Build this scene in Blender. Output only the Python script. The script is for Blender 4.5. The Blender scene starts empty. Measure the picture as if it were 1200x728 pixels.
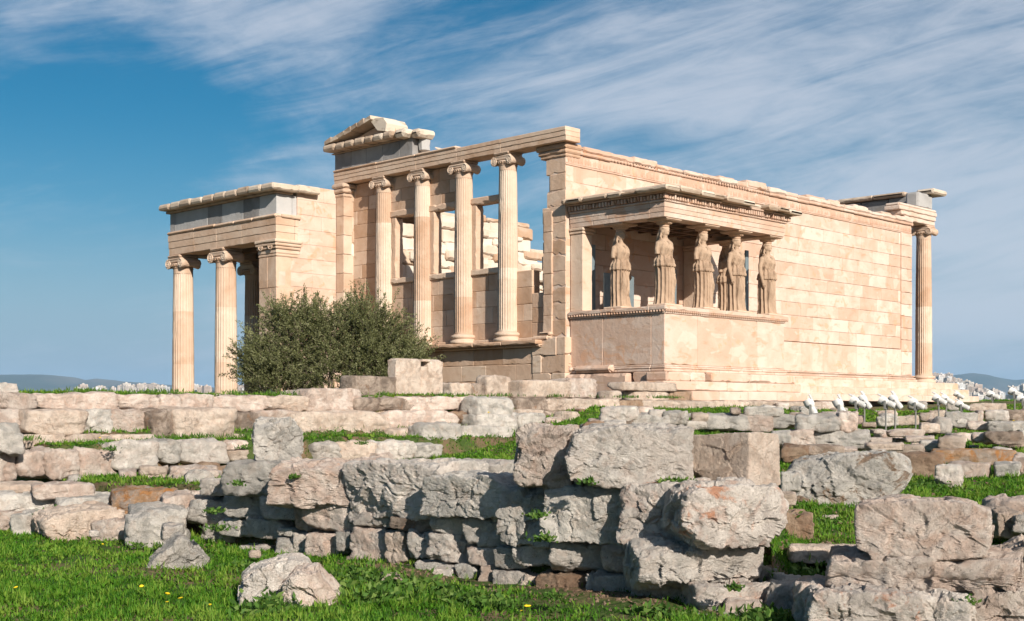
import bpy, math, random
import numpy as np
from mathutils import Vector, Matrix

R = math.radians
SC = bpy.context.scene
COL = SC.collection
# ------------------------------------------------------------------ camera
CAM = np.array([-27.944, -25.068, -1.135]); YAW = .798; F = 1516.4; HOR = 480.8
FW = np.array([math.sin(YAW), math.cos(YAW), 0]); RT = np.array([math.cos(YAW), -math.sin(YAW), 0]); UP = np.array([0, 0, 1.])
cd = bpy.data.cameras.new('camera'); cam = bpy.data.objects.new('camera', cd); COL.objects.link(cam)
cam.location = CAM; cam.rotation_euler = (R(90), 0, -YAW)
cd.sensor_width = 36; cd.lens = 36 * F / 1200; cd.shift_y = (HOR - 364) / 1200
cd.clip_start = .1; cd.clip_end = 60000
SC.camera = cam
# ------------------------------------------------------------------ world, sun, exposure
SUN_AZ = 201.0; SUN_EL = 25.0          # azimuth from north (y) clockwise
w = bpy.data.worlds.new('World'); SC.world = w; w.use_nodes = True
nt = w.node_tree; N = nt.nodes; L = nt.links; N.clear()
def nd(N, t, **k):
    n = N.new(t)
    for a, b in k.items():
        if a.startswith('i_'):
            n.inputs[a[2:].replace('_', ' ')].default_value = b
        else: setattr(n, a, b)
    return n
out = nd(N, 'ShaderNodeOutputWorld'); bg = nd(N, 'ShaderNodeBackground'); bg.inputs[1].default_value = .07
sky = nd(N, 'ShaderNodeTexSky', sky_type='NISHITA', sun_disc=False)
sky.sun_elevation = R(SUN_EL); sky.sun_rotation = R(SUN_AZ); sky.air_density = 1.0; sky.dust_density = .35; sky.ozone_density = 2.2
hs = nd(N, 'ShaderNodeHueSaturation'); hs.inputs['Saturation'].default_value = 2.0; hs.inputs['Hue'].default_value = .492; hs.inputs['Value'].default_value = .66
L.new(sky.outputs[0], hs.inputs['Color'])
# cirrus: streaks on a high flat layer, found from the view direction
tc = nd(N, 'ShaderNodeTexCoord'); sx = nd(N, 'ShaderNodeSeparateXYZ'); L.new(tc.outputs['Generated'], sx.inputs[0])
def mth(op, a, b=None, c=None, NN=N, LL=L, clamp=False):
    m = NN.new('ShaderNodeMath'); m.operation = op; m.use_clamp = clamp
    for i, v in enumerate((a, b, c)):
        if v is None: continue
        if isinstance(v, (int, float)): m.inputs[i].default_value = v
        else: LL.new(v, m.inputs[i])
    return m.outputs[0]
rtd = mth('ADD', mth('MULTIPLY', sx.outputs[0], float(RT[0])), mth('MULTIPLY', sx.outputs[1], float(RT[1])))
fwd = mth('ADD', mth('MULTIPLY', sx.outputs[0], float(FW[0])), mth('MULTIPLY', sx.outputs[1], float(FW[1])))
zz = sx.outputs[2]
cx = nd(N, 'ShaderNodeCombineXYZ'); L.new(rtd, cx.inputs[0]); L.new(fwd, cx.inputs[1]); L.new(zz, cx.inputs[2])
def cloud_noise(rot, scl, sc, det, dist, seed, rough=.6):
    m0 = nd(N, 'ShaderNodeMapping'); m0.inputs['Rotation'].default_value = (0, R(rot), 0); L.new(cx.outputs[0], m0.inputs[0])
    mp = nd(N, 'ShaderNodeMapping'); mp.inputs['Scale'].default_value = scl
    mp.inputs['Location'].default_value = (seed, seed * .7, seed * .3)
    L.new(m0.outputs[0], mp.inputs[0])
    n = nd(N, 'ShaderNodeTexNoise'); n.inputs['Scale'].default_value = sc; n.inputs['Detail'].default_value = det
    n.inputs['Distortion'].default_value = dist; n.inputs['Roughness'].default_value = rough
    L.new(mp.outputs[0], n.inputs['Vector']); return n.outputs['Fac']
n1 = cloud_noise(7, (1, 1, 3.1), 2.8, 10, .45, 3.1, .60)
n2 = cloud_noise(13, (1, 1, 7.0), 7.0, 10, .9, 8.3, .66)
n3 = cloud_noise(5, (1, 1, 3.0), 1.5, 4, .2, 5.2)
side = mth('MULTIPLY_ADD', rtd, .22, .018)
val = mth('ADD', mth('ADD', mth('MULTIPLY', n1, .66), mth('MULTIPLY', n2, .30)), mth('ADD', mth('MULTIPLY', n3, .35), side))
mr = nd(N, 'ShaderNodeMapRange', interpolation_type='SMOOTHSTEP'); L.new(val, mr.inputs[0])
mr.inputs[1].default_value = .55; mr.inputs[2].default_value = .84; mr.inputs[3].default_value = 0; mr.inputs[4].default_value = .70
mx = nd(N, 'ShaderNodeMix', data_type='RGBA'); L.new(mr.outputs[0], mx.inputs[0]); 
hz_ = nd(N, 'ShaderNodeMapRange', interpolation_type='SMOOTHSTEP'); L.new(zz, hz_.inputs[0]); hz_.inputs[1].default_value = -.02; hz_.inputs[2].default_value = .24; hz_.inputs[3].default_value = .93; hz_.inputs[4].default_value = 0
mh = nd(N, 'ShaderNodeMix', data_type='RGBA'); L.new(hz_.outputs[0], mh.inputs[0]); L.new(hs.outputs[0], mh.inputs[6]); mh.inputs[7].default_value = (3.2, 4.6, 6.2, 1)
L.new(mh.outputs[2], mx.inputs[6])
mx.inputs[7].default_value = (7.6, 7.8, 8.6, 1)
L.new(mx.outputs[2], bg.inputs[0]); L.new(bg.outputs[0], out.inputs[0])
sl = bpy.data.lights.new('sun', 'SUN'); so = bpy.data.objects.new('sun', sl); COL.objects.link(so)
sl.energy = 5.0; sl.angle = R(.53); sl.color = (1, .93, .83)
sd = Vector((math.sin(R(SUN_AZ)) * math.cos(R(SUN_EL)), math.cos(R(SUN_AZ)) * math.cos(R(SUN_EL)), math.sin(R(SUN_EL))))
so.rotation_euler = sd.to_track_quat('Z', 'Y').to_euler(); so.location = (-40, -60, 40)
SC.view_settings.view_transform = 'Standard'; SC.view_settings.look = 'None'; SC.view_settings.gamma = 1
SC.view_settings.exposure = 0.47
SC.render.engine = 'CYCLES'; SC.cycles.max_bounces = 6; SC.cycles.use_denoising = True
SC.cycles.volume_bounces = 0; SC.cycles.diffuse_bounces = 2

# ------------------------------------------------------------------ unprojection of measured positions
def ray(px, py): return FW + RT * (px - 600) / F + UP * (HOR - py) / F
def onX(px, py, x): r = ray(px, py); return CAM + r * (x - CAM[0]) / r[0]
def onY(px, py, y): r = ray(px, py); return CAM + r * (y - CAM[1]) / r[1]
def onD(px, py, d): return CAM + ray(px, py) * d
def view(x, y): dx, dy = x - CAM[0], y - CAM[1]; d = dx * FW[0] + dy * FW[1]; s = dx * RT[0] + dy * RT[1]; return s, d

# ------------------------------------------------------------------ noise
_rs = np.random.RandomState(5); _perm = _rs.permutation(256); _perm = np.concatenate([_perm, _perm, _perm])
_g = _rs.normal(size=(256, 3)); _g /= np.linalg.norm(_g, axis=1)[:, None]
def perlin(p):
    p = np.asarray(p, float); i = np.floor(p).astype(int); f = p - i; i &= 255
    u = f * f * f * (f * (f * 6 - 15) + 10); r = 0
    for a in (0, 1):
        for b in (0, 1):
            for c in (0, 1):
                h = _perm[_perm[_perm[i[:, 0] + a] + i[:, 1] + b] + i[:, 2] + c]
                g = _g[h]; dt = ((f - [a, b, c]) * g).sum(1)
                r = r + dt * (u[:, 0] if a else 1 - u[:, 0]) * (u[:, 1] if b else 1 - u[:, 1]) * (u[:, 2] if c else 1 - u[:, 2])
    return r
def fbm(p, o=4, g=.5):
    r = 0; a = 1; p = np.asarray(p, float)
    for k in range(o): r = r + a * perlin(p + 17.3 * k); a *= g; p = p * 2.03
    return r

# ------------------------------------------------------------------ mesh helpers
class MB:
    def __init__(s): s.v = []; s.f = []; s.t = []; s.m = []; s.n = 0
    def add(s, v, f, tint=.5, mi=0):
        v = np.asarray(v, float); s.v.append(v)
        for q in f: s.f.append(tuple(i + s.n for i in q))
        s.t += [tint] * len(f); s.m += [mi] * len(f); s.n += len(v)
    def box(s, a, b, ch=.012, tint=.5, jit=0, rnd=None, chip=0, mi=0):
        a = np.minimum(a, b).astype(float) if True else a; b = np.maximum(a, b)
        return s._box(a, b, ch, tint, jit, rnd, chip, mi)
    def beam(s, a, b, ch, tint, jit, rnd, chip, mi):
        # long block with worn edges: its section is swept along the longest side
        h = (b - a) / 2; ax = int(np.argmax(h)); u, v = (ax + 1) % 3, (ax + 2) % 3; Lg = 2 * h[ax]
        n = max(3, int(Lg / .11)); ts = np.concatenate([[0], np.linspace(ch, Lg - ch, n), [Lg]]); m = len(ts)
        wear = min(.32 * chip, .12); lim = .42 * min(h[u], h[v]) * 2
        V = np.zeros((m, 8, 3)); off = rnd.uniform(-jit, jit, 2) if jit else np.zeros(2); o1 = rnd.uniform(0, 90)
        for k, (su, sv) in enumerate(((1, -1), (1, 1), (-1, 1), (-1, -1))):
            q = np.stack([(a[ax] + ts) * 2.6 + o1, np.full(m, k * 7.7 + a[u]), np.full(m, a[v])], 1)
            nz = np.clip(fbm(q, 3, .6) + .02, 0, 1) * 2.2; e0 = ch + wear * nz; e1 = ch + wear * nz * (.6 + .8 * perlin(q + 5))
            e0 = np.clip(e0, ch, lim); e1 = np.clip(e1, ch, lim); endc = np.zeros(m); endc[0] = endc[-1] = ch * 1.6
            for e_ in (e0, e1): e_[0] = max(e_[0], ch * 2.2); e_[-1] = max(e_[-1], ch * 2.2)
            A = np.zeros((m, 3)); A[:, ax] = a[ax] + ts; B = A.copy()
            A[:, u] = (b[u] - endc if su > 0 else a[u] + endc); A[:, v] = (b[v] - e1 if sv > 0 else a[v] + e1)
            B[:, u] = (b[u] - e0 if su > 0 else a[u] + e0); B[:, v] = (b[v] - endc if sv > 0 else a[v] + endc)
            if (su > 0) == (sv < 0): V[:, 2 * k], V[:, 2 * k + 1] = (B, A)
            else: V[:, 2 * k], V[:, 2 * k + 1] = (A, B)
        V[:, :, u] += off[0]; V[:, :, v] += off[1]; V = V.reshape(-1, 3); Fc = []
        for i in range(m - 1):
            for j in range(8): k = (j + 1) % 8; Fc.append((i * 8 + j, i * 8 + k, (i + 1) * 8 + k, (i + 1) * 8 + j))
        Fc.append(tuple(range(8))[::-1]); Fc.append(tuple(range((m - 1) * 8, m * 8)))
        s.add(V, Fc, tint, mi)
    def _box(s, a, b, ch, tint, jit, rnd, chip, mi):
        if rnd is not None and chip > 0 and (b - a).max() > .42: return s.beam(a, b, ch, tint, jit, rnd, chip, mi)
        c = (a + b) / 2; h = (b - a) / 2; ch = min(ch, *(h * .45))
        V = []; idx = {}
        off = {}
        for sx_ in (-1, 1):
            for sy_ in (-1, 1):
                for sz_ in (-1, 1):
                    S = np.array([sx_, sy_, sz_]); o = np.zeros(3)
                    if rnd is not None and jit: o = rnd.uniform(-jit, jit, 3)
                    if rnd is not None and chip and rnd.rand() < chip:
                        o = o - S * np.minimum(rnd.uniform(.02, .12, 3), h * .6)
                    for ax in range(3):
                        p = c + S * (h - ch); p[ax] = c[ax] + S[ax] * h[ax]
                        idx[(sx_, sy_, sz_, ax)] = len(V); V.append(p + o)
        Fc = []
        for ax in range(3):
            u, v = (ax + 1) % 3, (ax + 2) % 3
            for sg in (-1, 1):
                q = []
                for (su, sv) in ((-1, -1), (1, -1), (1, 1), (-1, 1)):
                    S = [0, 0, 0]; S[ax] = sg; S[u] = su; S[v] = sv; q.append(idx[(*S, ax)])
                Fc.append(q if sg > 0 else q[::-1])
            for su in (-1, 1):          # edges along ax
                for sv in (-1, 1):
                    S0 = [0, 0, 0]; S0[ax] = -1; S0[u] = su; S0[v] = sv; S1 = list(S0); S1[ax] = 1
                    q = [idx[(*S0, u)], idx[(*S1, u)], idx[(*S1, v)], idx[(*S0, v)]]
                    Fc.append(q if su * sv < 0 else q[::-1])
        for k in [(x, y, z) for x in (-1, 1) for y in (-1, 1) for z in (-1, 1)]:
            q = [idx[(*k, 0)], idx[(*k, 1)], idx[(*k, 2)]]
            Fc.append(q if k[0] * k[1] * k[2] > 0 else q[::-1])
        s.add(V, Fc, tint, mi)
    def build(s, name, mats, parent=None, smooth=False, origin=None):
        V = np.concatenate(s.v) if s.v else np.zeros((0, 3))
        if origin is not None: V = V - np.asarray(origin)
        me = bpy.data.meshes.new(name); me.from_pydata(V.tolist(), [], s.f)
        for m in (mats if isinstance(mats, (list, tuple)) else [mats]): me.materials.append(m)
        at = me.attributes.new('tint', 'FLOAT', 'FACE'); at.data.foreach_set('value', np.array(s.t, dtype=np.float32))
        me.polygons.foreach_set('material_index', s.m)
        if smooth: me.polygons.foreach_set('use_smooth', [True] * len(me.polygons))
        me.update()
        o = bpy.data.objects.new(name, me); COL.objects.link(o)
        if parent is not None: o.parent = parent
        elif origin is not None: o.location = origin
        return o
def tag(o, label=None, cat=None, group=None, kind=None):
    if label: o['label'] = label
    if cat: o['category'] = cat
    if group: o['group'] = group
    if kind: o['kind'] = kind
    return o
def empty(name, loc=(0, 0, 0), rz=0, **k):
    o = bpy.data.objects.new(name, None); COL.objects.link(o); o.location = loc; o.rotation_euler = (0, 0, rz)
    o.empty_display_size = .3; return tag(o, **k)
def lathe(prof, n=32, flute=None):
    prof = np.array(prof, float); th = np.arange(n) * 2 * math.pi / n
    V = []
    for r, z in prof: V.append(np.stack([r * np.cos(th), r * np.sin(th), np.full(n, z)], 1))
    V = np.concatenate(V); Fc = []
    for i in range(len(prof) - 1):
        for j in range(n): k = (j + 1) % n; Fc.append((i * n + j, i * n + k, (i + 1) * n + k, (i + 1) * n + j))
    V = np.concatenate([V, [[0, 0, prof[0][1]], [0, 0, prof[-1][1]]]]); a = len(V) - 2
    for j in range(n):
        k = (j + 1) % n; Fc.append((a, k, j)); Fc.append((a + 1, (len(prof) - 1) * n + j, (len(prof) - 1) * n + k))
    return V, Fc
def tube(pts, rad, n=8):
    pts = np.array(pts, float); V = []; Fc = []
    rad = np.broadcast_to(rad, len(pts))
    for i, p in enumerate(pts):
        t = pts[min(i + 1, len(pts) - 1)] - pts[max(i - 1, 0)]; t /= np.linalg.norm(t) + 1e-9
        a = np.cross(t, [0, 0, 1.] if abs(t[2]) < .9 else [1., 0, 0]); a /= np.linalg.norm(a); b = np.cross(t, a)
        th = np.arange(n) * 2 * math.pi / n
        V.append(p + rad[i] * (np.cos(th)[:, None] * a + np.sin(th)[:, None] * b))
    for i in range(len(pts) - 1):
        for j in range(n): k = (j + 1) % n; Fc.append((i * n + j, (i + 1) * n + j, (i + 1) * n + k, i * n + k))
    Fc.append(tuple(range(n))); Fc.append(tuple(range(len(pts) * n - 1, (len(pts) - 1) * n - 1, -1)))
    return np.concatenate(V), Fc
def ellipsoid(c, r, n=16, m=10):
    V = []; Fc = []
    for i in range(m + 1):
        ph = math.pi * i / m
        for j in range(n): th = 2 * math.pi * j / n; V.append((c[0] + r[0] * math.sin(ph) * math.cos(th), c[1] + r[1] * math.sin(ph) * math.sin(th), c[2] + r[2] * math.cos(ph)))
    for i in range(m):
        for j in range(n): k = (j + 1) % n; Fc.append((i * n + j, (i + 1) * n + j, (i + 1) * n + k, i * n + k))
    return np.array(V), Fc

# ------------------------------------------------------------------ materials
def mat(name):
    m = bpy.data.materials.new(name); m.use_nodes = True; n = m.node_tree.nodes; l = m.node_tree.links
    b = n['Principled BSDF']; b.inputs['Roughness'].default_value = .9; b.inputs['Specular IOR Level'].default_value = .2
    return m, n, l, b
def noise(n, l, vec, sc, det=5, dist=0, rough=.55):
    t = n.new('ShaderNodeTexNoise'); t.inputs['Scale'].default_value = sc; t.inputs['Detail'].default_value = det
    t.inputs['Distortion'].default_value = dist; t.inputs['Roughness'].default_value = rough
    l.new(vec, t.inputs['Vector']); return t.outputs['Fac']
def rng(n, l, v, a, b, c=0., d=1.):
    r = n.new('ShaderNodeMapRange'); r.interpolation_type = 'SMOOTHSTEP'; l.new(v, r.inputs[0])
    for i, q in enumerate((a, b, c, d)): r.inputs[i + 1].default_value = q
    return r.outputs[0]
def mix(n, l, f, a, b, mode='MIX'):
    m = n.new('ShaderNodeMix'); m.data_type = 'RGBA'; m.blend_type = mode
    if isinstance(f, (int, float)): m.inputs[0].default_value = f
    else: l.new(f, m.inputs[0])
    for i, q in ((6, a), (7, b)):
        if isinstance(q, tuple): m.inputs[i].default_value = (*q, 1) if len(q) == 3 else q
        else: l.new(q, m.inputs[i])
    return m.outputs[2]
def bump(n, l, h, b, st=.5, d=.02, prev=None):
    k = n.new('ShaderNodeBump'); k.inputs['Strength'].default_value = st; k.inputs['Distance'].default_value = d
    l.new(h, k.inputs['Height'])
    if prev is not None: l.new(prev, k.inputs['Normal'])
    if b is not None: l.new(k.outputs[0], b.inputs['Normal'])
    return k.outputs[0]
def rockmat(name, base, second, stain, dark, sstain=.62, spk=1.0, pit=.5):
    m, n, l, b = mat(name)
    tcn = n.new('ShaderNodeTexCoord'); oi = n.new('ShaderNodeObjectInfo')
    va = n.new('ShaderNodeVectorMath'); va.operation = 'ADD'; sc = n.new('ShaderNodeVectorMath'); sc.operation = 'SCALE'
    cb = n.new('ShaderNodeCombineXYZ'); 
    for i in range(3): l.new(oi.outputs['Random'], cb.inputs[i])
    sc.inputs['Scale'].default_value = 37.; l.new(cb.outputs[0], sc.inputs[0]); l.new(tcn.outputs['Object'], va.inputs[0]); l.new(sc.outputs[0], va.inputs[1])
    v = va.outputs[0]
    c = mix(n, l, rng(n, l, noise(n, l, v, 2.6, 8, 1.1, .62), .36, .62), tuple(q * .82 for q in base), tuple(min(1, q * 1.08) for q in second))
    c = mix(n, l, rng(n, l, noise(n, l, v, 5.5, 8, .8, .65), .50, .64, 0, .55), c, tuple((a_ + b_) * .5 for a_, b_ in zip(base, stain)))
    c = mix(n, l, rng(n, l, noise(n, l, v, 9, 6, .3), .45, .7, 0, .55), c, tuple(min(1, q * 1.3) for q in base))
    c = mix(n, l, rng(n, l, noise(n, l, v, 3.1, 7, 1.2, .65), sstain, sstain + .1, 0, .8), c, stain)
    # cracks and pits
    vo = n.new('ShaderNodeTexVoronoi'); vo.feature = 'DISTANCE_TO_EDGE'; vo.inputs['Scale'].default_value = 2.1
    mpw = n.new('ShaderNodeVectorMath'); mpw.operation = 'ADD'; nn = n.new('ShaderNodeTexNoise'); nn.inputs['Scale'].default_value = 4; nn.inputs['Detail'].default_value = 5
    l.new(v, nn.inputs['Vector']); l.new(v, mpw.inputs[0]); l.new(nn.outputs['Color'], mpw.inputs[1]); l.new(mpw.outputs[0], vo.inputs['Vector'])
    crk = rng(n, l, vo.outputs['Distance'], 0, .014, 1, 0)
    ck = n.new('ShaderNodeMath'); ck.operation = 'MULTIPLY'; l.new(crk, ck.inputs[0]); l.new(rng(n, l, noise(n, l, v, 1.7, 3), .56, .66), ck.inputs[1])
    c = mix(n, l, mth('MULTIPLY', ck.outputs[0], .6, None, n, l), c, dark)
    sp = noise(n, l, v, 38, 4, .4, .7)
    c = mix(n, l, rng(n, l, sp, .60, .72, 0, .55 * spk), c, dark)
    hv = n.new('ShaderNodeHueSaturation'); l.new(c, hv.inputs['Color']); vr = n.new('ShaderNodeMapRange'); l.new(oi.outputs['Random'], vr.inputs[0]); vr.inputs[3].default_value = .8; vr.inputs[4].default_value = 1.14
    l.new(vr.outputs[0], hv.inputs['Value']); l.new(hv.outputs[0], b.inputs['Base Color'])
    b1 = bump(n, l, noise(n, l, v, 11, 10, .6, .72), None, 1.0, .085)
    ad = n.new('ShaderNodeMath'); ad.operation = 'SUBTRACT'; l.new(noise(n, l, v, 60, 6, 0, .75), ad.inputs[0]); l.new(ck.outputs[0], ad.inputs[1])
    bump(n, l, ad.outputs[0], b, .9, .02 * (1 + pit), b1)
    return m
GREY = rockmat('grey_limestone', (.55, .51, .455), (.72, .655, .58), (.62, .43, .31), (.12, .10, .085), .66)
PINK = rockmat('pink_limestone', (.68, .52, .425), (.76, .65, .56), (.58, .32, .20), (.17, .11, .08), .64)
CREAM = rockmat('cream_stone', (.68, .53, .42), (.75, .62, .51), (.60, .38, .25), (.2, .14, .10), .68, .7)
WHITE = rockmat('pale_limestone', (.74, .675, .60), (.66, .575, .50), (.64, .42, .31), (.16, .13, .11), .68)
DARK = rockmat('weathered_dark_stone', (.30, .23, .18), (.58, .46, .37), (.34, .2, .12), (.07, .055, .045), .56, 1.4)
LICHEN = rockmat('lichen_covered_stone', (.47, .38, .31), (.42, .24, .12), (.52, .22, .06), (.09, .07, .05), .50, 1.3)
SPOT = rockmat('grey_limestone_with_brown_lichen', (.55, .51, .455), (.72, .655, .58), (.24, .13, .06), (.1, .07, .05), .535, 1.3)
RUST = rockmat('pale_stone_with_rust_patches', (.62, .54, .475), (.72, .64, .56), (.58, .25, .13), (.16, .12, .10), .565)
BROWN = rockmat('brown_earthy_stone', (.34, .22, .145), (.42, .30, .21), (.40, .2, .1), (.1, .07, .05), .6, 1.2)
MATS = dict(g=GREY, p=PINK, c=CREAM, w=WHITE, d=DARK, l=LICHEN, b=BROWN, s=SPOT, r=RUST)
CNAME = dict(g='grey limestone', p='pinkish stone', c='cream stone', w='pale stone', d='dark weathered', l='orange lichened', b='brown earthy', s='spotted', r='rust patched')

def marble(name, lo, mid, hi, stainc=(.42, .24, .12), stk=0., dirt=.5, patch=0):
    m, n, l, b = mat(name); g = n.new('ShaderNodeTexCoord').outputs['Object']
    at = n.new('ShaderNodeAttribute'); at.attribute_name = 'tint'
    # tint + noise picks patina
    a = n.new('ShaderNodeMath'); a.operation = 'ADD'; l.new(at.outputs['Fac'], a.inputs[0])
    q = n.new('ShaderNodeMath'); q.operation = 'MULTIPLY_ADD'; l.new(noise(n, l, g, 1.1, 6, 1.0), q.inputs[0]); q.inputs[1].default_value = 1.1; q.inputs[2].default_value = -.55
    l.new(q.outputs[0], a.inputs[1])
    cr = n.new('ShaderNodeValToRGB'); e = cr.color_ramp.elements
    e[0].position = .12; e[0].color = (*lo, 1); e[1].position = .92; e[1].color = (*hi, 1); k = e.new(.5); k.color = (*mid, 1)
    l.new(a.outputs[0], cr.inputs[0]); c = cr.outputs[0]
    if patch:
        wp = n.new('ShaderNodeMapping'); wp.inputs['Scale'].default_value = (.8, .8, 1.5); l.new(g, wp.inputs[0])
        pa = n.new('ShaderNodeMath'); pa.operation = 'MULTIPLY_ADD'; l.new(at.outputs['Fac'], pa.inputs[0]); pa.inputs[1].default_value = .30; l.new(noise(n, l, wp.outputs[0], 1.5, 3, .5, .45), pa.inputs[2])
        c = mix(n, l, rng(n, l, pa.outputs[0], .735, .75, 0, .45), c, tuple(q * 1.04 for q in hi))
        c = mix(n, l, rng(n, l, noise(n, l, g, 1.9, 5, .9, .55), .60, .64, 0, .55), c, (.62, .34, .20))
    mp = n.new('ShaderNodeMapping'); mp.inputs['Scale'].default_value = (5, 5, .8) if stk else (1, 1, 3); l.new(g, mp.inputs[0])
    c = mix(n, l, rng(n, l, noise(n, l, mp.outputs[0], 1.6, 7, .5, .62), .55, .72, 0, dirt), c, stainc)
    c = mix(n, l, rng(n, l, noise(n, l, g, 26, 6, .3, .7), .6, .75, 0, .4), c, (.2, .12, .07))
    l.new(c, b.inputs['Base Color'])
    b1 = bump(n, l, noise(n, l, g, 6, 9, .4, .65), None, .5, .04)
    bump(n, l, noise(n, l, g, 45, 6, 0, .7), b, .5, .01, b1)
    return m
MARB = marble('patinated_marble', (.52, .325, .23), (.58, .405, .305), (.66, .53, .44), patch=1)
MARBW = marble('weathered_west_marble', (.47, .295, .19), (.61, .43, .31), (.68, .54, .42), dirt=.45)
COLM = marble('fluted_column_marble', (.46, .29, .19), (.58, .42, .31), (.66, .54, .43), stk=1, dirt=.4)
STAT = marble('weathered_statue_marble', (.27, .175, .115), (.44, .31, .215), (.62, .48, .355), (.10, .06, .035), stk=1, dirt=.9)
FRZ = marble('grey_frieze_limestone', (.20, .185, .175), (.30, .285, .275), (.43, .41, .39), (.24, .19, .15), dirt=.3)
FRZN = marble('new_grey_frieze_limestone', (.36, .345, .33), (.44, .425, .41), (.50, .48, .46), (.4, .38, .35), dirt=.1)
CRN = marble('cornice_marble', (.36, .25, .17), (.52, .40, .30), (.65, .55, .44), (.18, .12, .08), dirt=.7)
SOOT_SHADE = marble('soot_and_shade_marble', (.13, .08, .05), (.22, .14, .09), (.32, .22, .15), (.05, .03, .02), dirt=.8)  # porch ceilings: soot stain, with deep interior shade also painted into the tone
INN = marble('interior_marble', (.46, .29, .18), (.58, .44, .33), (.70, .61, .51), (.5, .27, .14), dirt=.4)
def plain(name, c, rough=.7, metal=0, spec=.3):
    m, n, l, b = mat(name); g = n.new('ShaderNodeTexCoord').outputs['Object']
    l.new(mix(n, l, rng(n, l, noise(n, l, g, 8, 5), .4, .7, 0, .5), c, tuple(q * .75 for q in c)), b.inputs['Base Color'])
    b.inputs['Roughness'].default_value = rough; b.inputs['Metallic'].default_value = metal; b.inputs['Specular IOR Level'].default_value = spec
    bump(n, l, noise(n, l, g, 40, 4), b, .15, .01)
    return m
WPAINT = plain('white_paint', (.62, .60, .57), .45); GALV = plain('dull_metal', (.25, .24, .22), .5, .4)
STEEL = plain('grey_steel', (.20, .25, .27), .5, .2); DGLASS = plain('dark_lens_glass', (.03, .035, .04), .1, 0, .5)
def leafmat(name, c1, c2, c3, trans=.35):
    m, n, l, b = mat(name)
    at = n.new('ShaderNodeAttribute'); at.attribute_name = 'tint'
    cr = n.new('ShaderNodeValToRGB'); e = cr.color_ramp.elements; e[0].color = (*c1, 1); e[1].color = (*c3, 1); k = e.new(.5); k.color = (*c2, 1)
    l.new(at.outputs['Fac'], cr.inputs[0]); l.new(cr.outputs[0], b.inputs['Base Color']); b.inputs['Roughness'].default_value = .6
    tr = n.new('ShaderNodeBsdfTranslucent'); l.new(cr.outputs[0], tr.inputs['Color']); ms = n.new('ShaderNodeMixShader'); ms.inputs[0].default_value = trans
    l.new(b.outputs[0], ms.inputs[1]); l.new(tr.outputs[0], ms.inputs[2]); l.new(ms.outputs[0], n['Material Output'].inputs['Surface'])
    return m
GRASS = leafmat('grass_green', (.03, .10, .008), (.085, .225, .014), (.22, .33, .045))
OLIVE = leafmat('olive_leaves', (.075, .085, .03), (.17, .18, .07), (.38, .38, .21), .3)
WEED = leafmat('weed_green', (.05, .11, .02), (.09, .19, .03), (.18, .26, .06))
YEL = plain('yellow_petals', (.85, .62, .02), .6); BARK = plain('olive_bark', (.12, .095, .07), .9)

# ------------------------------------------------------------------ ground
TP = np.array([-600, 0, 150, 300, 450, 600, 700, 860, 930, 1050, 1200, 1800.])
TD = np.array([0, 8, 10.4, 11, 14, 18, 24, 30, 36, 42, 50, 58, 64, 75.])
T = np.array([
 [-2.7]*12, [-2.75]*12,
 [-2.75]*6 + [-2.75, -2.72, -2.72, -2.75, -2.78, -2.8],
 [-2.3, -2.2, -2.1, -1.95, -1.85, -1.82, -1.82, -1.85, -2.55, -2.66, -2.68, -2.7],
 [-2.3, -2.3, -2.2, -2.05, -1.95, -1.92, -1.9, -1.95, -2.2, -2.27, -2.25, -2.2],
 [-2.25, -2.22, -2.16, -2.12, -2.05, -2.02, -1.75, -1.8, -2.0, -2.05, -2.0, -2.0],
 [-2.1, -2.1, -2.1, -2.1, -2.1, -2.05, -1.42, -1.58, -1.72, -1.87, -1.85, -1.8],
 [-1.3, -1.3, -1.3, -1.3, -1.3, -1.25, -1.12, -1.27, -1.42, -1.62, -1.62, -1.6],
 [-.95, -.95, -.95, -.95, -.95, -.97, -.97, -1.02, -1.13, -1.37, -1.38, -1.4],
 [-.95, -.95, -.95, -.95, -.95, -.95, -.95, -.95, -1.0, -1.17, -1.14, -1.1],
 [-.95]*9 + [-.96, -.87, -.85],
 [-1.2]*8 + [-1.0, -.85, -.66, -.6],
 [-1.5]*8 + [-1.4, -1.2, -.9, -.8],
 [-3.5]*12])
def bil(px, d):
    px = np.clip(px, TP[0], TP[-1]); d = np.clip(d, TD[0], TD[-1])
    i = np.clip(np.searchsorted(TP, px) - 1, 0, len(TP) - 2); j = np.clip(np.searchsorted(TD, d) - 1, 0, len(TD) - 2)
    u = (px - TP[i]) / (TP[i + 1] - TP[i]); v = (d - TD[j]) / (TD[j + 1] - TD[j])
    return (T[j, i] * (1 - u) + T[j, i + 1] * u) * (1 - v) + (T[j + 1, i] * (1 - u) + T[j + 1, i + 1] * u) * v
def sm(x, a, b): t = np.clip((x - a) / (b - a), 0, 1); return t * t * (3 - 2 * t)
FPX = [-2000, -400, 80, 100, 200, 300, 600, 1060, 1098, 1125, 1163, 1180, 1200, 1400, 3000]
FZ = [30, 40, 38, 46, 52, 46, 20, 45, 78, 66, 33, 36, 52, 50, 30]
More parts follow.
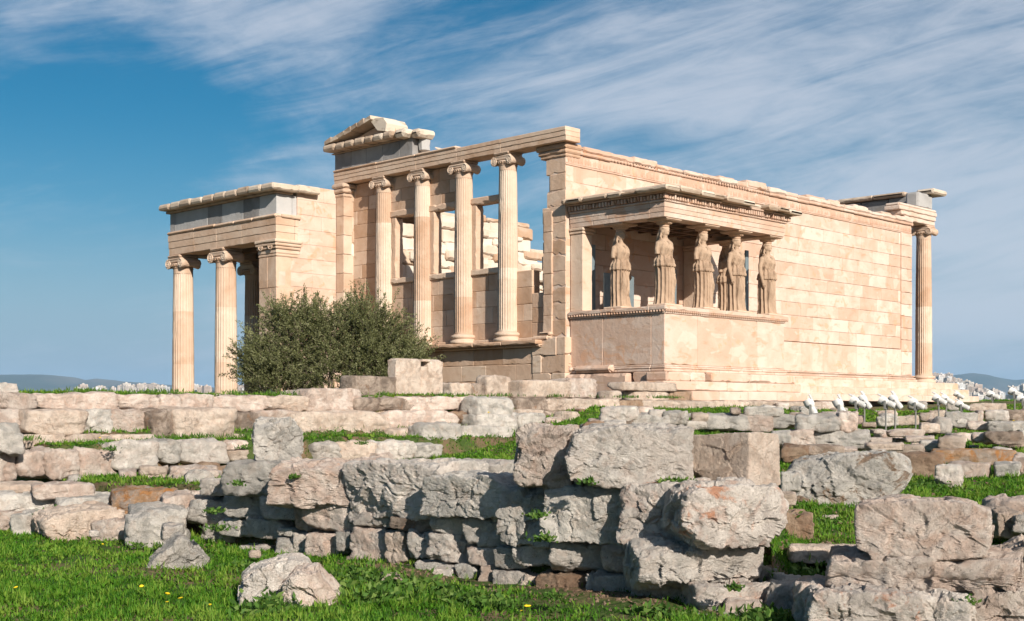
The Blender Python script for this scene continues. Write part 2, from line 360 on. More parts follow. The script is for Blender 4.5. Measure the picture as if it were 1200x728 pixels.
def ground_z(x, y):
    x = np.asarray(x, float); y = np.asarray(y, float)
    s, d = view(x, y); r = np.hypot(s, d); ds = np.maximum(d, .5)
    px = 600 + F * s / ds; px = np.where(d < .5, np.where(s > 0, 3000, -2000), px)
    H = bil(px, np.maximum(d, 0))
    # stepped terraces on the left, running east-west
    st = np.where(y < -5.75, np.where(y < -6.75, H, -1.64), -1.5)
    st = H + (-1.64 - H) * sm(y, -6.8, -6.6); st = st + (-1.5 - st) * sm(y, -5.95, -5.8); st = st + (-.87 - st) * sm(y, -5.35, -5.15)
    wl = 1 - sm(px, 560, 640); H = H + (st - H) * wl
    court = sm(y, -3.0, -1.2) * (1 - sm(x, -.6, -.3)) ; H = H + (-3.25 - H) * court * (d < 75)
    low = 1 - sm(x, -19.05, -18.85); H = H + (-2.75 - H) * low * (d < 40) 
    H = H + (np.minimum(H, -2.7) - H) * (1 - sm(y, -18.75, -18.55)) * (px < 905) * (d < 13)
    fz = np.interp(px, FPX, FZ)
    far = np.where(r < 300, np.interp(r, [70, 75, 120, 300], [-3.5, -4, -45, -95]),
          np.where(r < 1500, -95 + (r - 300) / 1200 * 5, np.where(r < 2500, -90 + (fz * .1 + 90 - 20) * (r - 1500) / 1000,
          np.where(r < 3400, (fz * .1 - 20) + (fz * .9 + 20) * (r - 2500) / 900, np.where(r < 6000, fz * (1 - .6 * (r - 3400) / 2600), fz * .4 * np.maximum(0, 1 - (r - 6000) / 14000) - 20 * np.clip((r - 6000) / 14000, 0, 1))))))
    behind = d < 1
    H = np.where(behind & (r < 70), -2.75, H)
    z = np.where(r > 70, np.where(r < 75, H + (far - H) * (r - 70) / 5, far), H)
    P = np.stack([x, y, np.zeros_like(x)], -1).reshape(-1, 3)
    nz = fbm(P * .55, 3).reshape(x.shape) * .09 + fbm(P * 3, 2).reshape(x.shape) * .02
    return z + np.where(r < 70, nz, 0)
def gz(x, y): return float(ground_z(np.array([x]), np.array([y]))[0])
ths = np.concatenate([np.linspace(-180, -27, 70)[:-1], np.linspace(-27, 27, 620), np.linspace(27, 180, 70)[1:-1]]) * math.pi / 180
rr = [1.5]
while rr[-1] < 20000: rr.append(rr[-1] + max(.07, rr[-1] * (.009 if rr[-1] < 30 else .016 if rr[-1] < 75 else .05)))
rr = np.array(rr); TH, RR = np.meshgrid(ths, rr)
GX = CAM[0] + RR * (np.cos(TH) * FW[0] + np.sin(TH) * RT[0]); GY = CAM[1] + RR * (np.cos(TH) * FW[1] + np.sin(TH) * RT[1])
GZ = ground_z(GX, GY)
def gridmesh(name, X, Y, Z, m, wrap=False):
    a, b_ = X.shape; V = np.stack([X, Y, Z], -1).reshape(-1, 3); i = np.arange(a - 1)[:, None] * b_; j = np.arange(b_ if wrap else b_ - 1)[None]; k = (j + 1) % b_
    Q = np.stack([i + j, i + k, i + b_ + k, i + b_ + j], -1).reshape(-1, 4)
    me = bpy.data.meshes.new(name); me.vertices.add(len(V)); me.vertices.foreach_set('co', V.ravel())
    me.loops.add(Q.size); me.loops.foreach_set('vertex_index', Q.ravel()); me.polygons.add(len(Q)); me.polygons.foreach_set('loop_start', np.arange(len(Q)) * 4)
    me.polygons.foreach_set('use_smooth', [True] * len(Q)); me.update(calc_edges=True); me.materials.append(m)
    o = bpy.data.objects.new(name, me); COL.objects.link(o); return o
m, n, l, b = mat('turf_and_earth'); g = n.new('ShaderNodeTexCoord').outputs['Object']
c = mix(n, l, rng(n, l, noise(n, l, g, 1.3, 7, .4), .42, .58), (.05, .085, .016), (.17, .11, .065))
c = mix(n, l, rng(n, l, noise(n, l, g, 9, 6, .3), .5, .7, 0, .6), c, (.075, .10, .02))
c = mix(n, l, rng(n, l, noise(n, l, g, 40, 5, .3), .6, .7, 0, .7), c, (.24, .18, .12))
cdn = n.new('ShaderNodeCameraData') if False else None
geo = n.new('ShaderNodeSeparateXYZ'); l.new(g, geo.inputs[0]); 
vl = n.new('ShaderNodeVectorMath'); vl.operation = 'LENGTH'; l.new(g, vl.inputs[0])
c = mix(n, l, rng(n, l, vl.outputs['Value'], 90, 200), c, mix(n, l, rng(n, l, noise(n, l, g, .004, 8), .4, .6), (.16, .15, .12), (.07, .085, .05)))
l.new(c, b.inputs['Base Color']); bump(n, l, noise(n, l, g, 12, 8), b, .8, .05)
tag(gridmesh('ground', GX, GY, GZ, m, wrap=True), kind='structure')

# distant mountains
m, n, l, b = mat('mountain_scrub'); g = n.new('ShaderNodeTexCoord').outputs['Object']
l.new(mix(n, l, rng(n, l, noise(n, l, g, .0012, 9), .4, .62), (.055, .065, .04), (.15, .13, .10)), b.inputs['Base Color'])
def mountain(prof, d, dep, seed, name):
    px = np.linspace(prof[0][0], prof[-1][0], 240); py = np.interp(px, [p[0] for p in prof], [p[1] for p in prof])
    t = np.linspace(-1, 1, 40); X = []; Y = []; Z = []
    for tt in t:
        dd = d + tt * dep; s = (px - 600) / F * d
        z0 = CAM[2] + (HOR - py) / F * d
        k = (1 - abs(tt)) ** 1.15
        P = np.stack([s / 900, np.full_like(s, dd / 900), np.full_like(s, seed)], 1)
        z = -60 + (z0 + 60) * k + fbm(P, 5, .55) * 150 * (1 - k) * k * 2 + fbm(P * 5, 3) * 8
        p = CAM[:2][None] + s[:, None] * RT[:2] + dd * FW[:2]
        X.append(p[:, 0]); Y.append(p[:, 1]); Z.append(z)
    return tag(gridmesh(name, np.array(X), np.array(Y), np.array(Z), m), kind='structure')
mountain([(-500, 470), (-250, 445), (0, 438), (60, 438), (85, 441), (100, 444), (115, 442), (140, 445), (170, 448), (215, 452), (300, 455), (430, 462), (600, 470)], 11000, 3000, 1.3, 'mountains')
mountain([(700, 470), (900, 455), (1050, 447), (1085, 446), (1105, 444), (1122, 438), (1135, 436), (1150, 437.5), (1170, 442), (1185, 444), (1215, 443), (1300, 450), (1600, 470)], 13000, 3000, 7.7, 'mountains')

# ------------------------------------------------------------------ temple
TEMPLE = empty('ancient_temple', (0, 0, 0), label='roofless marble temple with fluted columns, a porch of statues and a long sunlit block wall', cat='temple')
rnd = np.random.RandomState(11)
PALE = lambda: (rnd.uniform(.9, 1.1) if rnd.rand() < .10 else rnd.uniform(.6, .76) if rnd.rand() < .4 else rnd.uniform(.36, .6))
def wall_box(mb, x0, x1, y0, y1, z0, z1, axis, course=.487, bl=1.3, holes=(), thick_split=False, jit=.004, proud=.006, ragged0=None, ragged1=None, top=None, tintf=None, gap=.004, ch=.011, chipp=.1):
    """courses of blocks along axis (0:x, 1:y); ragged0/1: functions(z)-> start/end; top: function(u)->max z"""
    nz = max(1, round((z1 - z0) / course)); hz = (z1 - z0) / nz
    for k in range(nz):
        za = z0 + k * hz; zb = za + hz; zc = (za + zb) / 2
        a, e = (x0, x1) if axis == 0 else (y0, y1)
        if ragged0: a = ragged0(zc)
        if ragged1: e = ragged1(zc)
        u = a - (bl * .5 if k % 2 else 0) - rnd.uniform(0, .2)
        while u < e - .02:
            ln = bl * rnd.uniform(.82, 1.18); ua = max(u, a); ub = min(u + ln, e); u += ln
            if ub - ua < .08: continue
            if e - ub < .25: ub = e; u = e
            segs = [(ua, ub)]
            for (h0, h1, g0, g1) in holes:
                if zc > g0 and zc < g1:
                    ns = []
                    for (p, q) in segs:
                        if q <= h0 or p >= h1: ns.append((p, q)); continue
                        if p < h0 - .05: ns.append((p, h0))
                        if q > h1 + .05: ns.append((h1, q))
                    segs = ns
            for (p, q) in segs:
                zt = zb
                if top is not None:
                    tz = top((p + q) / 2)
                    if za > tz - .12: continue
                    zt = min(zb, tz)
                o = rnd.uniform(0, proud)
                ti = (tintf or (lambda *_: PALE()))(p, zc)
                A = np.array([x0 - o, y0 - o, za + gap]); B = np.array([x1 + o, y1 + o, zt - gap]); A[axis] = p + gap; B[axis] = q - gap
                mb.box(A, B, ch, ti, jit, rnd, chipp)
    return mb
def core(mb, a, b): mb.box(a, b, .01, .3)

# main hall south wall
mb = MB()
core(mb, (.25, .05, -3.3), (20.7, .62, 6.0))
sag = lambda u: 6.66 + .05 * math.sin(u * 2.1) - .012 * u
wall_box(mb, 0, 20.92, 0, .66, 1.32, 5.98, 0, .4885, 1.28, proud=.005, jit=.002, chipp=.05, gap=.0025, ch=.008)
wall_box(mb, 0, 20.92, -.03, .66, .26, 1.30, 0, 1.1, 1.25, proud=.004, tintf=lambda *_: rnd.uniform(.5, .85))
# east anta pilaster strip
wall_box(mb, 20.05, 20.93, -.06, .7, .26, 5.98, 0, .4885, 2)
mb.box((.85, 0, 5.98), (.86, .6, 6.0))
# moulded base, running behind the porch too
for (za, zb, o) in ((.0, .1, .17), (.105, .16, .13), (.165, .205, .07), (.21, .255, .11)):
    u = 0
    while u < 21.0:
        e = min(u + rnd.uniform(1.2, 1.5), 21.0 + o); mb.box((u + .003, -o - rnd.uniform(0, .004), za), (e - .003, .6, zb), .015, rnd.uniform(.4, .8), .003, rnd, .08); u = e
mb.build('south_wall', MARB, TEMPLE)
# crowning band (anthemion, egg and dart) with a broken top
mb = MB(); u = 0.0
for (za, zb, o) in ((5.98, 6.03, .03), (6.035, 6.33, .012)):
    u = -.02
    while u < 20.95: e = min(u + rnd.uniform(1.1, 1.5), 20.98); mb.box((u + .003, -o, za), (e - .003, .68, zb), .01, rnd.uniform(.1, .6), .003, rnd, .06); u = e
u = -.05
while u < 21.0:
    e = min(u + rnd.uniform(.5, 1.5), 21.02); t = rnd.uniform(0, 1); keep = (u < 1.5 or u > 10.5)
    h = rnd.uniform(.0, .10) if keep else rnd.uniform(-.02, .16)
    mb.box((u + .004, -.06 - (.03 if keep else rnd.uniform(-.07, .02)), 6.335), (e - .004, .7, 6.44 - (0 if keep else rnd.uniform(0, .05))), .02, rnd.uniform(.2, .7), .008, rnd, .1 if keep else .5)
    mb.box((u + .004, -.10 + (0 if keep else rnd.uniform(0, .12)), 6.445), (e - .004, .7, 6.55 + h * .8), .03, rnd.uniform(.3, .9), .01, rnd, .25 if keep else .6)
    if rnd.rand() < .4 and 2 < u < 19: mb.box((u + .1, .0, 6.5), (e - .1, .6, 6.62 + rnd.uniform(.02, .16)), .03, rnd.uniform(.2, .8), .02, rnd, .7)
    u = e
# relief ornament of the band: palmettes and eggs
u = .1
while u < 20.9:
    if rnd.rand() < (.95 if (u < 1.3 or u > 9.5) else .5):
        mb.add(*ellipsoid((u, -.012, 6.17), (.045, .028, .10), 6, 5), rnd.uniform(.0, .5))
    if rnd.rand() < .8: mb.add(*ellipsoid((u + .075, -.012, 6.15), (.028, .022, .08), 6, 5), rnd.uniform(.0, .4))
    mb.add(*ellipsoid((u, -.05, 6.385), (.05, .03, .045), 6, 4), rnd.uniform(.1, .5)); u += .15
mb.build('crowning_moulding', MARB, TEMPLE)
# inner and north walls
mb = MB()
topn = lambda x: np.interp(x, [0, 1.5, 2.6, 3.4, 4.2, 6.4, 7.0, 7.6, 8.5, 8.7, 9.5, 9.7, 10.2, 12, 20.9], [6.6, 6.6, 5.55, 5.6, 6.0, 6.35, 6.2, 6.0, 6.25, 5.5, 5.42, 4.9, 4.6, 4.2, 6.4])
wall_box(mb, 0, 20.9, 9.9, 10.31, -3.2, 6.5, 0, .49, 1.2, top=topn, proud=.10, jit=.03, chipp=.35, ch=.03, tintf=lambda *_: rnd.uniform(.1, 1.15))
core(mb, (.1, 10.0, -3.2), (8.4, 10.28, 5.2)); core(mb, (8.4, 10.0, -3.2), (20.8, 10.28, 4.0))
# rough protruding binders seen through the windows
for k in range(70):
    x = rnd.uniform(2.5, 12); z = rnd.uniform(0, topn(x) - .45); ww = rnd.uniform(.4, 1.3); hh = rnd.uniform(.18, .45)
    mb.box((x, 9.9 - rnd.uniform(.05, .28), z), (x + ww, 10.0, z + hh), .05, rnd.uniform(.1, 1.2), .04, rnd, .5)
mb.build('north_wall', INN, TEMPLE)
mb = MB(); wall_box(mb, 20.25, 20.9, .68, 9.88, -.2, 6.0, 1, .49, 1.25); mb.build('east_wall', MARB, TEMPLE)
# krepis: three steps south and east, plus foundation course
mb = MB()
for k, (za, zb, o) in enumerate(((-.28, -.004, .42), (-.55, -.284, .74), (-.80, -.554, 1.04))):
    u = 6.3 if k else 6.25
    while u < 23.9 + o:
        e = min(u + rnd.uniform(1.2, 1.7), 23.9 + o); mb.box((u + .002, -o - rnd.uniform(0, .004), za), (e - .002, .3, zb), .01, rnd.uniform(.5, .8), .002, rnd, .05); u = e
    u = .3
    while u < 11.5: e = min(u + 1.45, 11.5); mb.box((22.5, u + .003, za), (23.9 + o, e - .003, zb), .015, rnd.uniform(.4, .9), .005, rnd, .1); u = e
core(mb, (.3, .32, -3.2), (23.6, 11.2, -.01))
mb.build('krepis_steps', MARB, TEMPLE)

# ---- columns
def shaft_mesh(r0, r1, h, seed, dmg=.012, flutes=24):
    n = flutes * 6; zs = np.concatenate([[0, .02, .05], np.linspace(.09, h - .07, 46), [h - .04, h]])
    th = np.arange(n) * 2 * math.pi / n; V = []
    drums = np.cumsum([0] + [h / 4 + random.Random(seed).uniform(-.1, .1)] * 4)
    for z in zs:
        t = z / h; r = r0 + (r1 - r0) * t + .012 * math.sin(math.pi * t) * 1.0
        fl = np.abs(np.sin(th * flutes / 2)) ** .6      # 0 at fillet, 1 in the groove
        dep = r * .085 * (1 if .08 < z < h - .08 else 0)
        q = r - dep * fl
        P = np.stack([np.cos(th) * 3 * r, np.sin(th) * 3 * r, np.full(n, z * 1.1 + seed * 9.1)], 1)
        nz = fbm(P * 1.6, 4, .6); q = q - np.clip(nz - .22, 0, 1) * dmg * 9 * r
        if min(abs(z - d_) for d_ in drums[1:4]) < .05: q = q - .006
        V.append(np.stack([q * np.cos(th), q * np.sin(th), np.full(n, z)], 1))
    V = np.concatenate(V); Fc = []
    for i in range(len(zs) - 1):
        for j in range(n): k = (j + 1) % n; Fc.append((i * n + j, i * n + k, (i + 1) * n + k, (i + 1) * n + j))
    return V, Fc, n
def capital(mb, r, seed=0):
    """ionic capital, top at z=0, height about 1.5 r; volutes face -x and +x"""
    rs = np.random.RandomState(seed); H = 1.45 * r
    mb.add(*lathe([(r * 1.0, -H - .5 * r), (r * 1.02, -H), (r * 1.10, -H + .02), (r * 1.10, -H + .06 * r), (r * 1.0, -H + .1 * r), (r * 1.05, -H + .2 * r), (r * 1.28, -H + .42 * r), (r * 1.25, -H + .55 * r), (r, -H + .6 * r)], 40), .45)
    for k in range(24):                                    # egg moulding
        a = 2 * math.pi * k / 24; mb.add(*ellipsoid((1.22 * r * math.cos(a), 1.22 * r * math.sin(a), -H + .36 * r), (.07 * r, .07 * r, .13 * r), 6, 4), .3)
    for s in (-1, 1):                                      # bolsters with volutes
        V, Fc = lathe([(.46 * r, -1.12 * r), (.50 * r, -1.05 * r), (.47 * r, -.8 * r), (.34 * r, -.35 * r), (.30 * r, 0), (.34 * r, .35 * r), (.47 * r, .8 * r), (.50 * r, 1.05 * r), (.46 * r, 1.12 * r)], 24)
        V = np.stack([V[:, 2], V[:, 0], V[:, 1]], 1) + [0, s * 1.2 * r, -.92 * r]; V += rs.normal(0, .012 * r, V.shape); mb.add(V, [f for f in Fc], .5)
        for fx in (-1, 1):
            t = np.linspace(0, 2.4 * 2 * math.pi, 60); q = .45 * r * np.exp(-t * .155)
            P = np.stack([np.full_like(t, fx * 1.125 * r), s * 1.2 * r + s * q * np.sin(t), -.92 * r + q * np.cos(t)], 1)
            mb.add(*tube(P, np.linspace(.065, .03, 60) * r, 6), .7)
            mb.add(*ellipsoid((fx * 1.13 * r, s * 1.2 * r, -.92 * r), (.05 * r, .07 * r, .07 * r), 8, 6), .6)
    mb.box((-1.08 * r, -1.25 * r, -.80 * r), (1.08 * r, 1.25 * r, -.32 * r), .05 * r, .5, .01, rs)
    mb.box((-1.12 * r, -1.30 * r, -.50 * r), (1.12 * r, 1.30 * r, -.40 * r), .03 * r, .6, .01, rs)
    mb.box((-1.18 * r, -1.18 * r, -.27 * r), (1.18 * r, 1.18 * r, 0), .07 * r, .45, .012, rs, .15)
def column(x, y, z0, z1, r0, r1, seed, rot=0, label=None, m=COLM):
    h = z1 - z0; e = empty('column', (x, y, z0), rot); e.parent = TEMPLE
    if label: e['label'] = label
    hb = r0 * .95; hc = r1 * 1.45
    V, Fc, n = shaft_mesh(r0, r1, h - hb - hc + .02, seed); s = MB(); rq = random.Random(seed); s.add(V + [0, 0, hb - .01], Fc, .5); dt = [rq.uniform(.25, .8) for _ in range(4)]; nr = len(Fc) // n
    s.t = [(1.05 if (seed == 20 and 17 <= i_ // n <= 19) or (seed % 3 == 2 and 30 <= i_ // n <= 31 and (i_ % n) < n // 3) else dt[min(3, 4 * (i_ // n) // nr)]) for i_ in range(len(Fc))]
    so_ = s.build('shaft', m, e, smooth=True)
    s = MB(); r = r0
    prof = [(r * 1.36, 0), (r * 1.42, .08 * r), (r * 1.42, .22 * r), (r * 1.36, .30 * r), (r * 1.22, .33 * r), (r * 1.17, .42 * r), (r * 1.2, .52 * r), (r * 1.28, .55 * r), (r * 1.33, .64 * r), (r * 1.33, .74 * r), (r * 1.26, .84 * r), (r * 1.1, .88 * r), (r * 1.02, .96 * r)]
    s.add(*lathe(prof, 48), .6); s.build('base', m, e, smooth=True)
    s = MB(); capital(s, r1, seed); V = s.v; s.v = [v + [0, 0, h] for v in V]; s.build('capital', m, e)
    return e
# west front: four engaged columns, sill ledge, screen wall, antae
WCY = [2.35, 4.28, 6.20, 8.13]
for i, y in enumerate(WCY): column(0, y, .93, 6.62, .315, .27, 20 + i)
mb = MB()   # basement and ledge
wall_box(mb, -.12, .55, .78, 10.3, -3.2, .72, 1, .49, 1.3, proud=.006, jit=.003, chipp=.08, gap=.002, tintf=lambda *_: rnd.uniform(.15, .75))
core(mb, (0, .8, -3.2), (.5, 10.2, .7))
u = .78
while u < 10.3: e = min(u + rnd.uniform(1, 1.6), 10.3); mb.box((-.46, u + .003, .80), (.6, e - .003, .925), .02, rnd.uniform(.2, .5), .006, rnd, .2); mb.box((-.3, u + .003, .725), (.6, e - .003, .798), .02, .3, .004, rnd, .1); u = e
# screen walls between the columns
def screen(y0, y1, z0, z1, x0=.08, x1=.42, tin=None, **k):
    wall_box(mb, x0, x1, y0, y1, z0, z1, 1, .46, 1.15, proud=.004, jit=.002, chipp=.05, gap=.002, tintf=tin or (lambda *_: rnd.uniform(.1, .7)), **k)
screen(1.42, 8.13, 1.03, 3.05)
mb.box((-.02, .9, .93), (.45, 10.3, 1.03), .03, .5)
screen(.9, 1.42, 1.03, 2.35); 
screen(8.13, 10.25, 1.03, 6.6)
screen(4.42, 8.13, 5.35, 6.6)
mb.build('west_wall', MARBW, TEMPLE)
def window(y0, y1, lintel=True):
    e = empty('window', (.2, (y0 + y1) / 2, 3.05)); e.parent = TEMPLE
    q = MB(); o = np.array([.2, (y0 + y1) / 2, 3.05])
    q.box((-.0 - .2, y0 - o[1] - .02, 0), (.27, y1 - o[1] + .02, .18), .02, .75, .005, rnd, .2); q.build('sill', MARBW, e)
    q = MB(); jw = .24
    q.box((-.14, y0 - o[1], .185), (.2, y0 - o[1] + jw, 2.2), .02, .5, .01, rnd, .3); q.box((-.14, y1 - o[1] - jw, .185), (.2, y1 - o[1], 2.2), .02, .5, .01, rnd, .3)
    q.box((-.17, y0 - o[1] - .05, 2.2), (.22, y1 - o[1] + .05, 2.42), .03, .6, .01, rnd, .3); q.build('frame', MARBW, e)
window(6.42, 7.86); window(4.50, 5.95); window(2.57, 4.04)
# south-west anta with the torn west edge, and the north-west anta
mb = MB()
edge = lambda z: float(np.interp(z, [-3, .9, 1.0, 1.3, 2.4, 3.2, 3.6, 4.2, 4.7, 5.2, 5.5, 5.8, 6.2, 6.7], [1.2, 1.2, 1.05, .93, .90, .95, .9, .9, .92, .66, .62, .7, .84, 1.05]))
wall_box(mb, -.012, .64, -.004, .9, 1.03, 6.22, 1, .487, 2.5, ragged1=edge, ragged0=lambda z: -.004, proud=.006, jit=.003, chipp=.5, gap=.002, tintf=lambda *_: rnd.uniform(.2, .65))
wall_box(mb, -.05, .2, .5, .86, 1.03, 4.7, 1, .6, 2.5, proud=.01, chipp=.15, tintf=lambda *_: rnd.uniform(.3, .6))
mb.box((-.06, -.06, 6.22), (.6, .96, 6.32), .02, .3, .01, rnd, .1); mb.box((-.10, -.1, 6.325), (.6, 1.02, 6.46), .03, .25, .01, rnd, .2); mb.box((-.13, -.13, 6.465), (.6, 1.1, 6.62), .03, .2, .01, rnd, .2)
wall_box(mb, -.13, .64, -.10, 1.2, -3.2, 1.0, 1, .5, 1.1, proud=.03, jit=.01, chipp=.25, tintf=lambda *_: rnd.uniform(.2, .8))
mb.box((-.22, .55, .93), (.3, 1.15, 1.05), .03, .5, .01, rnd, .2); mb.box((-.18, .5, 1.05), (.3, .95, 1.15), .03, .5, .01, rnd, .2)
mb.build('broken_anta', MARBW, TEMPLE)
mb = MB()
wall_box(mb, -.34, .3, 9.86, 10.29, .93, 6.15, 1, .62, 2, proud=.004, jit=.002, chipp=.06, tintf=lambda *_: rnd.uniform(.3, .7))
for (za, zb, o) in ((6.15, 6.28, .03), (6.285, 6.44, .08), (6.445, 6.60, .13)): mb.box((-.34 - o, 9.86 - o, za), (.3, 10.4, zb), .03, .45, .008, rnd, .2)
mb.build('corner_pilaster', COLM, TEMPLE)
# west architrave in three fasciae
mb = MB(); segs = [(-.28, 2.35), (2.35, 4.28), (4.28, 6.2), (6.2, 8.13), (8.13, 10.45)]
for (a, b_) in segs:
    full = a > 4
    for (za, zb, o) in ((6.62, 6.755, 0), (6.758, 6.895, .015), (6.898, 7.02, .03)):
        mb.box((-.30 - o, a + .004, za), (.32, b_ - .004, zb), .008, rnd.uniform(.35, .65), .002, rnd, .05)
    if full: mb.box((-.38, a + .004, 7.023), (.36, b_ - .004, 7.10), .03, rnd.uniform(.3, .6), .01, rnd, .3)
mb.box((-.2, 5.95, 7.025), (.3, 6.38, 7.14), .04, .7, .03, rnd, .6); mb.box((-.2, 5.2, 7.08), (.2, 5.45, 7.22), .04, .9, .03, rnd, .6)
mb.build('architrave', MARBW, TEMPLE)
mb = MB(); a = 6.40
for b_ in (7.05, 7.9, 8.75, 9.55, 10.45): mb.box((-.27, a + .004, 7.105), (.3, b_ - .004, 7.66), .01, rnd.uniform(.3, .7), .004, rnd, .08); a = b_
mb.box((-.05, 6.1, 7.22), (.3, 6.4, 7.75), .06, .9, .03, rnd, .5)
mb.build('west_frieze', FRZ, TEMPLE)
mb = MB(); a = 5.95
for b_ in (6.4, 6.95): mb.box((-.66 + (.25 if b_ < 6.5 else 0), a, 7.665), (.35, b_, 7.93), .07, rnd.uniform(.5, 1), .03, rnd, .5); a = b_
for b_ in (7.4, 7.9, 8.35, 8.9, 9.4, 9.9, 10.55):
    mb.box((-.72 - rnd.uniform(0, .04), a + .004, 7.69), (.35, b_ - .004, 7.90 + rnd.uniform(-.01, .02)), .05, rnd.uniform(.1, .7), .02, rnd, .4)
    mb.box((-.34, a, 7.665), (.35, b_, 7.695), .01, .3); a = b_
mb.build('horizontal_cornice', CRN, TEMPLE)
# pediment corner: tympanum wedge and raking cornice blocks
mb = MB()
P = [(-.25, 7.25), (-.25, 8.15), (-.25, 10.35)]
def wedge(mb, x0, x1, pts, tint):
    n = len(pts); V = [(x0, p[0], p[1]) for p in pts] + [(x1, p[0], p[1]) for p in pts]
    mb.add(V, [tuple(range(n))[::-1], tuple(range(n, 2 * n))] + [(i, (i + 1) % n, n + (i + 1) % n, n + i) for i in range(n)], tint)
wedge(mb, -.22, .3, [(7.25, 7.90), (10.1, 7.90), (9.8, 7.97), (8.4, 8.28), (7.55, 8.32), (7.3, 8.15)], .55)
mb.build('pediment_fragment', MARBW, TEMPLE)
mb = MB(); a = 10.45
for k in range(7):
    b_ = a - .36; z0_ = 7.92 + (10.45 - a) * .205; z1_ = 7.92 + (10.45 - b_) * .205
    V = [(-.72, a, z0_), (.35, a, z0_), (.35, b_, z1_), (-.72, b_, z1_), (-.75, a, z0_ + .13), (.35, a, z0_ + .13), (.35, b_, z1_ + .14), (-.75, b_, z1_ + .14)]
    V = np.array(V) + rnd.uniform(-.025, .025, (8, 3)); mb.add(V, [(0, 3, 2, 1), (4, 5, 6, 7), (0, 1, 5, 4), (1, 2, 6, 5), (2, 3, 7, 6), (3, 0, 4, 7)], rnd.uniform(.2, .8)); a = b_ + .004
wedge(mb, -.62, .3, [(7.35, 7.97), (7.75, 8.05), (8.1, 8.42), (7.85, 8.47), (7.45, 8.42), (7.28, 8.22)], .95)
mb.build('raking_cornice', CRN, TEMPLE)

# ---- east portico
for i in range(6): column(22.95, .45 + i * 2.11, 0, 6.58, .346, .295, 40 + i)
mb = MB()
wedge(mb, 0, 1, [(0, 0), (1, 0), (1, 1)], .5); mb = MB()
for (za, zb, o) in ((6.58, 6.76, 0), (6.764, 6.95, .03), (6.954, 7.12, .06)):
    V0 = 19.3 if za > 6.9 else 20.95
    mb.box((20.7 if za < 6.6 else 20.35 if za < 6.9 else 20.15, .12 - o, za), (23.3 + o, .78, zb), .02, .75, .004, rnd, .1)
    for i in range(6): mb.box((22.6, .78 + i * 2.0, za), (23.3 + o, .78 + (i + 1) * 2.0, zb), .01, .5)
mb.box((20.2, .1, 7.124), (23.42, .78, 7.26), .05, .8, .01, rnd, .3)
mb.build('east_architrave', MARB, TEMPLE)
mb = MB()
mb.box((21.9, .16, 7.264), (23.2, .72, 7.90), .05, .8, .02, rnd, .3)
for i, (za, zb) in enumerate(((.73, 1.9), (1.9, 3.2), (3.2, 4.6), (4.6, 7.2), (7.2, 10))): mb.box((22.62, za + .005, 7.264), (23.2, zb - .005, 7.85), .04, rnd.uniform(.2, .6), .03, rnd, .3)
mb.build('east_frieze', FRZ, TEMPLE)
mb = MB(); mb.box((22.7, -.1, 7.905), (23.95, .72, 8.12), .06, .8, .03, rnd, .3)
for (za, zb) in ((1.0, 2.5), (2.5, 4.2), (4.2, 6), (6, 8), (8, 10)): mb.box((22.35, za + .005, 7.855), (23.9, zb - .005, 8.03), .05, rnd.uniform(.3, .9), .03, rnd, .4)
mb.build('east_cornice', CRN, TEMPLE)

# ---- north porch
NX, NY, NZ0, NZ1 = -2.42, 10.69, -3.2, 4.52
for i, (x, y) in enumerate(((NX, 16.64), (NX, 13.85), (.68, 16.64), (3.78, 16.64), (6.88, 16.64), (6.88, 13.85))): column(x, y, NZ0, NZ1, .41, .35, 60 + i)
mb = MB()
wall_box(mb, -2.72, -.0, 10.31, 11.2, -3.2, 3.95, 0, .49, 1.35, proud=.003, jit=.001, chipp=.015, gap=.002, ch=.006, tintf=lambda *_: rnd.uniform(.5, .78))
wall_box(mb, -1.95, 0.0, 10.31, 11.0, 3.95, 6.42, 0, .49, 1.35, proud=.003, jit=.001, chipp=.015, gap=.002, ch=.006, tintf=lambda *_: rnd.uniform(.5, .78))
mb.build('porch_return_wall', MARB, TEMPLE)
mb = MB()
wall_box(mb, -2.80, -2.2, 10.30, 11.30, -3.2, 3.95, 1, .98, .6, proud=.004, tintf=lambda *_: rnd.uniform(.4, .7))
for (za, zb, o) in ((3.96, 4.05, .0), (4.055, 4.20, .015), (4.205, 4.30, .07), (4.305, 4.40, .12), (4.405, 4.51, .16)): mb.box((-2.8 - o, 10.30 - o, za), (-1.85, 11.35, zb), .02, rnd.uniform(.3, .7), .003, rnd, .05)
for y in (10.5, 11.05):
    t = np.linspace(0, 14, 50); q = .17 * np.exp(-t * .15)
    P_ = np.stack([np.full_like(t, -2.90), y + q * np.sin(t), 4.30 + q * np.cos(t)], 1); mb.add(*tube(P_, .022, 6), .6)
mb.build('porch_anta', MARBW, TEMPLE)
mb = MB()
for (za, zb, o) in ((4.52, 4.76, 0), (4.764, 5.0, .016), (5.004, 5.24, .032)):
    for (ya, yb) in ((10.33, 12.3), (12.3, 13.85), (13.85, 15.3), (15.3, 17.0)): mb.box((NX - .37 - o, ya + .003 - (o if ya < 11 else 0), za), (NX + .37, yb - .003 + (o if yb > 16.8 else 0), zb), .008, rnd.uniform(.35, .65), .002, rnd, .05)
    mb.box((NX + .38, 16.27, za), (7.25, 17.0, zb), .01, .5); mb.box((6.5, 10.4, za), (7.25, 16.26, zb), .01, .5)
    mb.box((NX + .38, 10.33 - o, za), (-1.9, 11.0, zb), .01, .6)
a = 10.33
for b_ in (11.6, 12.7, 13.9, 15.2, 17.05): mb.box((NX - .46, a - (.06 if a < 11 else 0), 5.244), (NX + .3, b_ - .003, 5.36), .045, rnd.uniform(.3, .7), .015, rnd, .4); a = b_
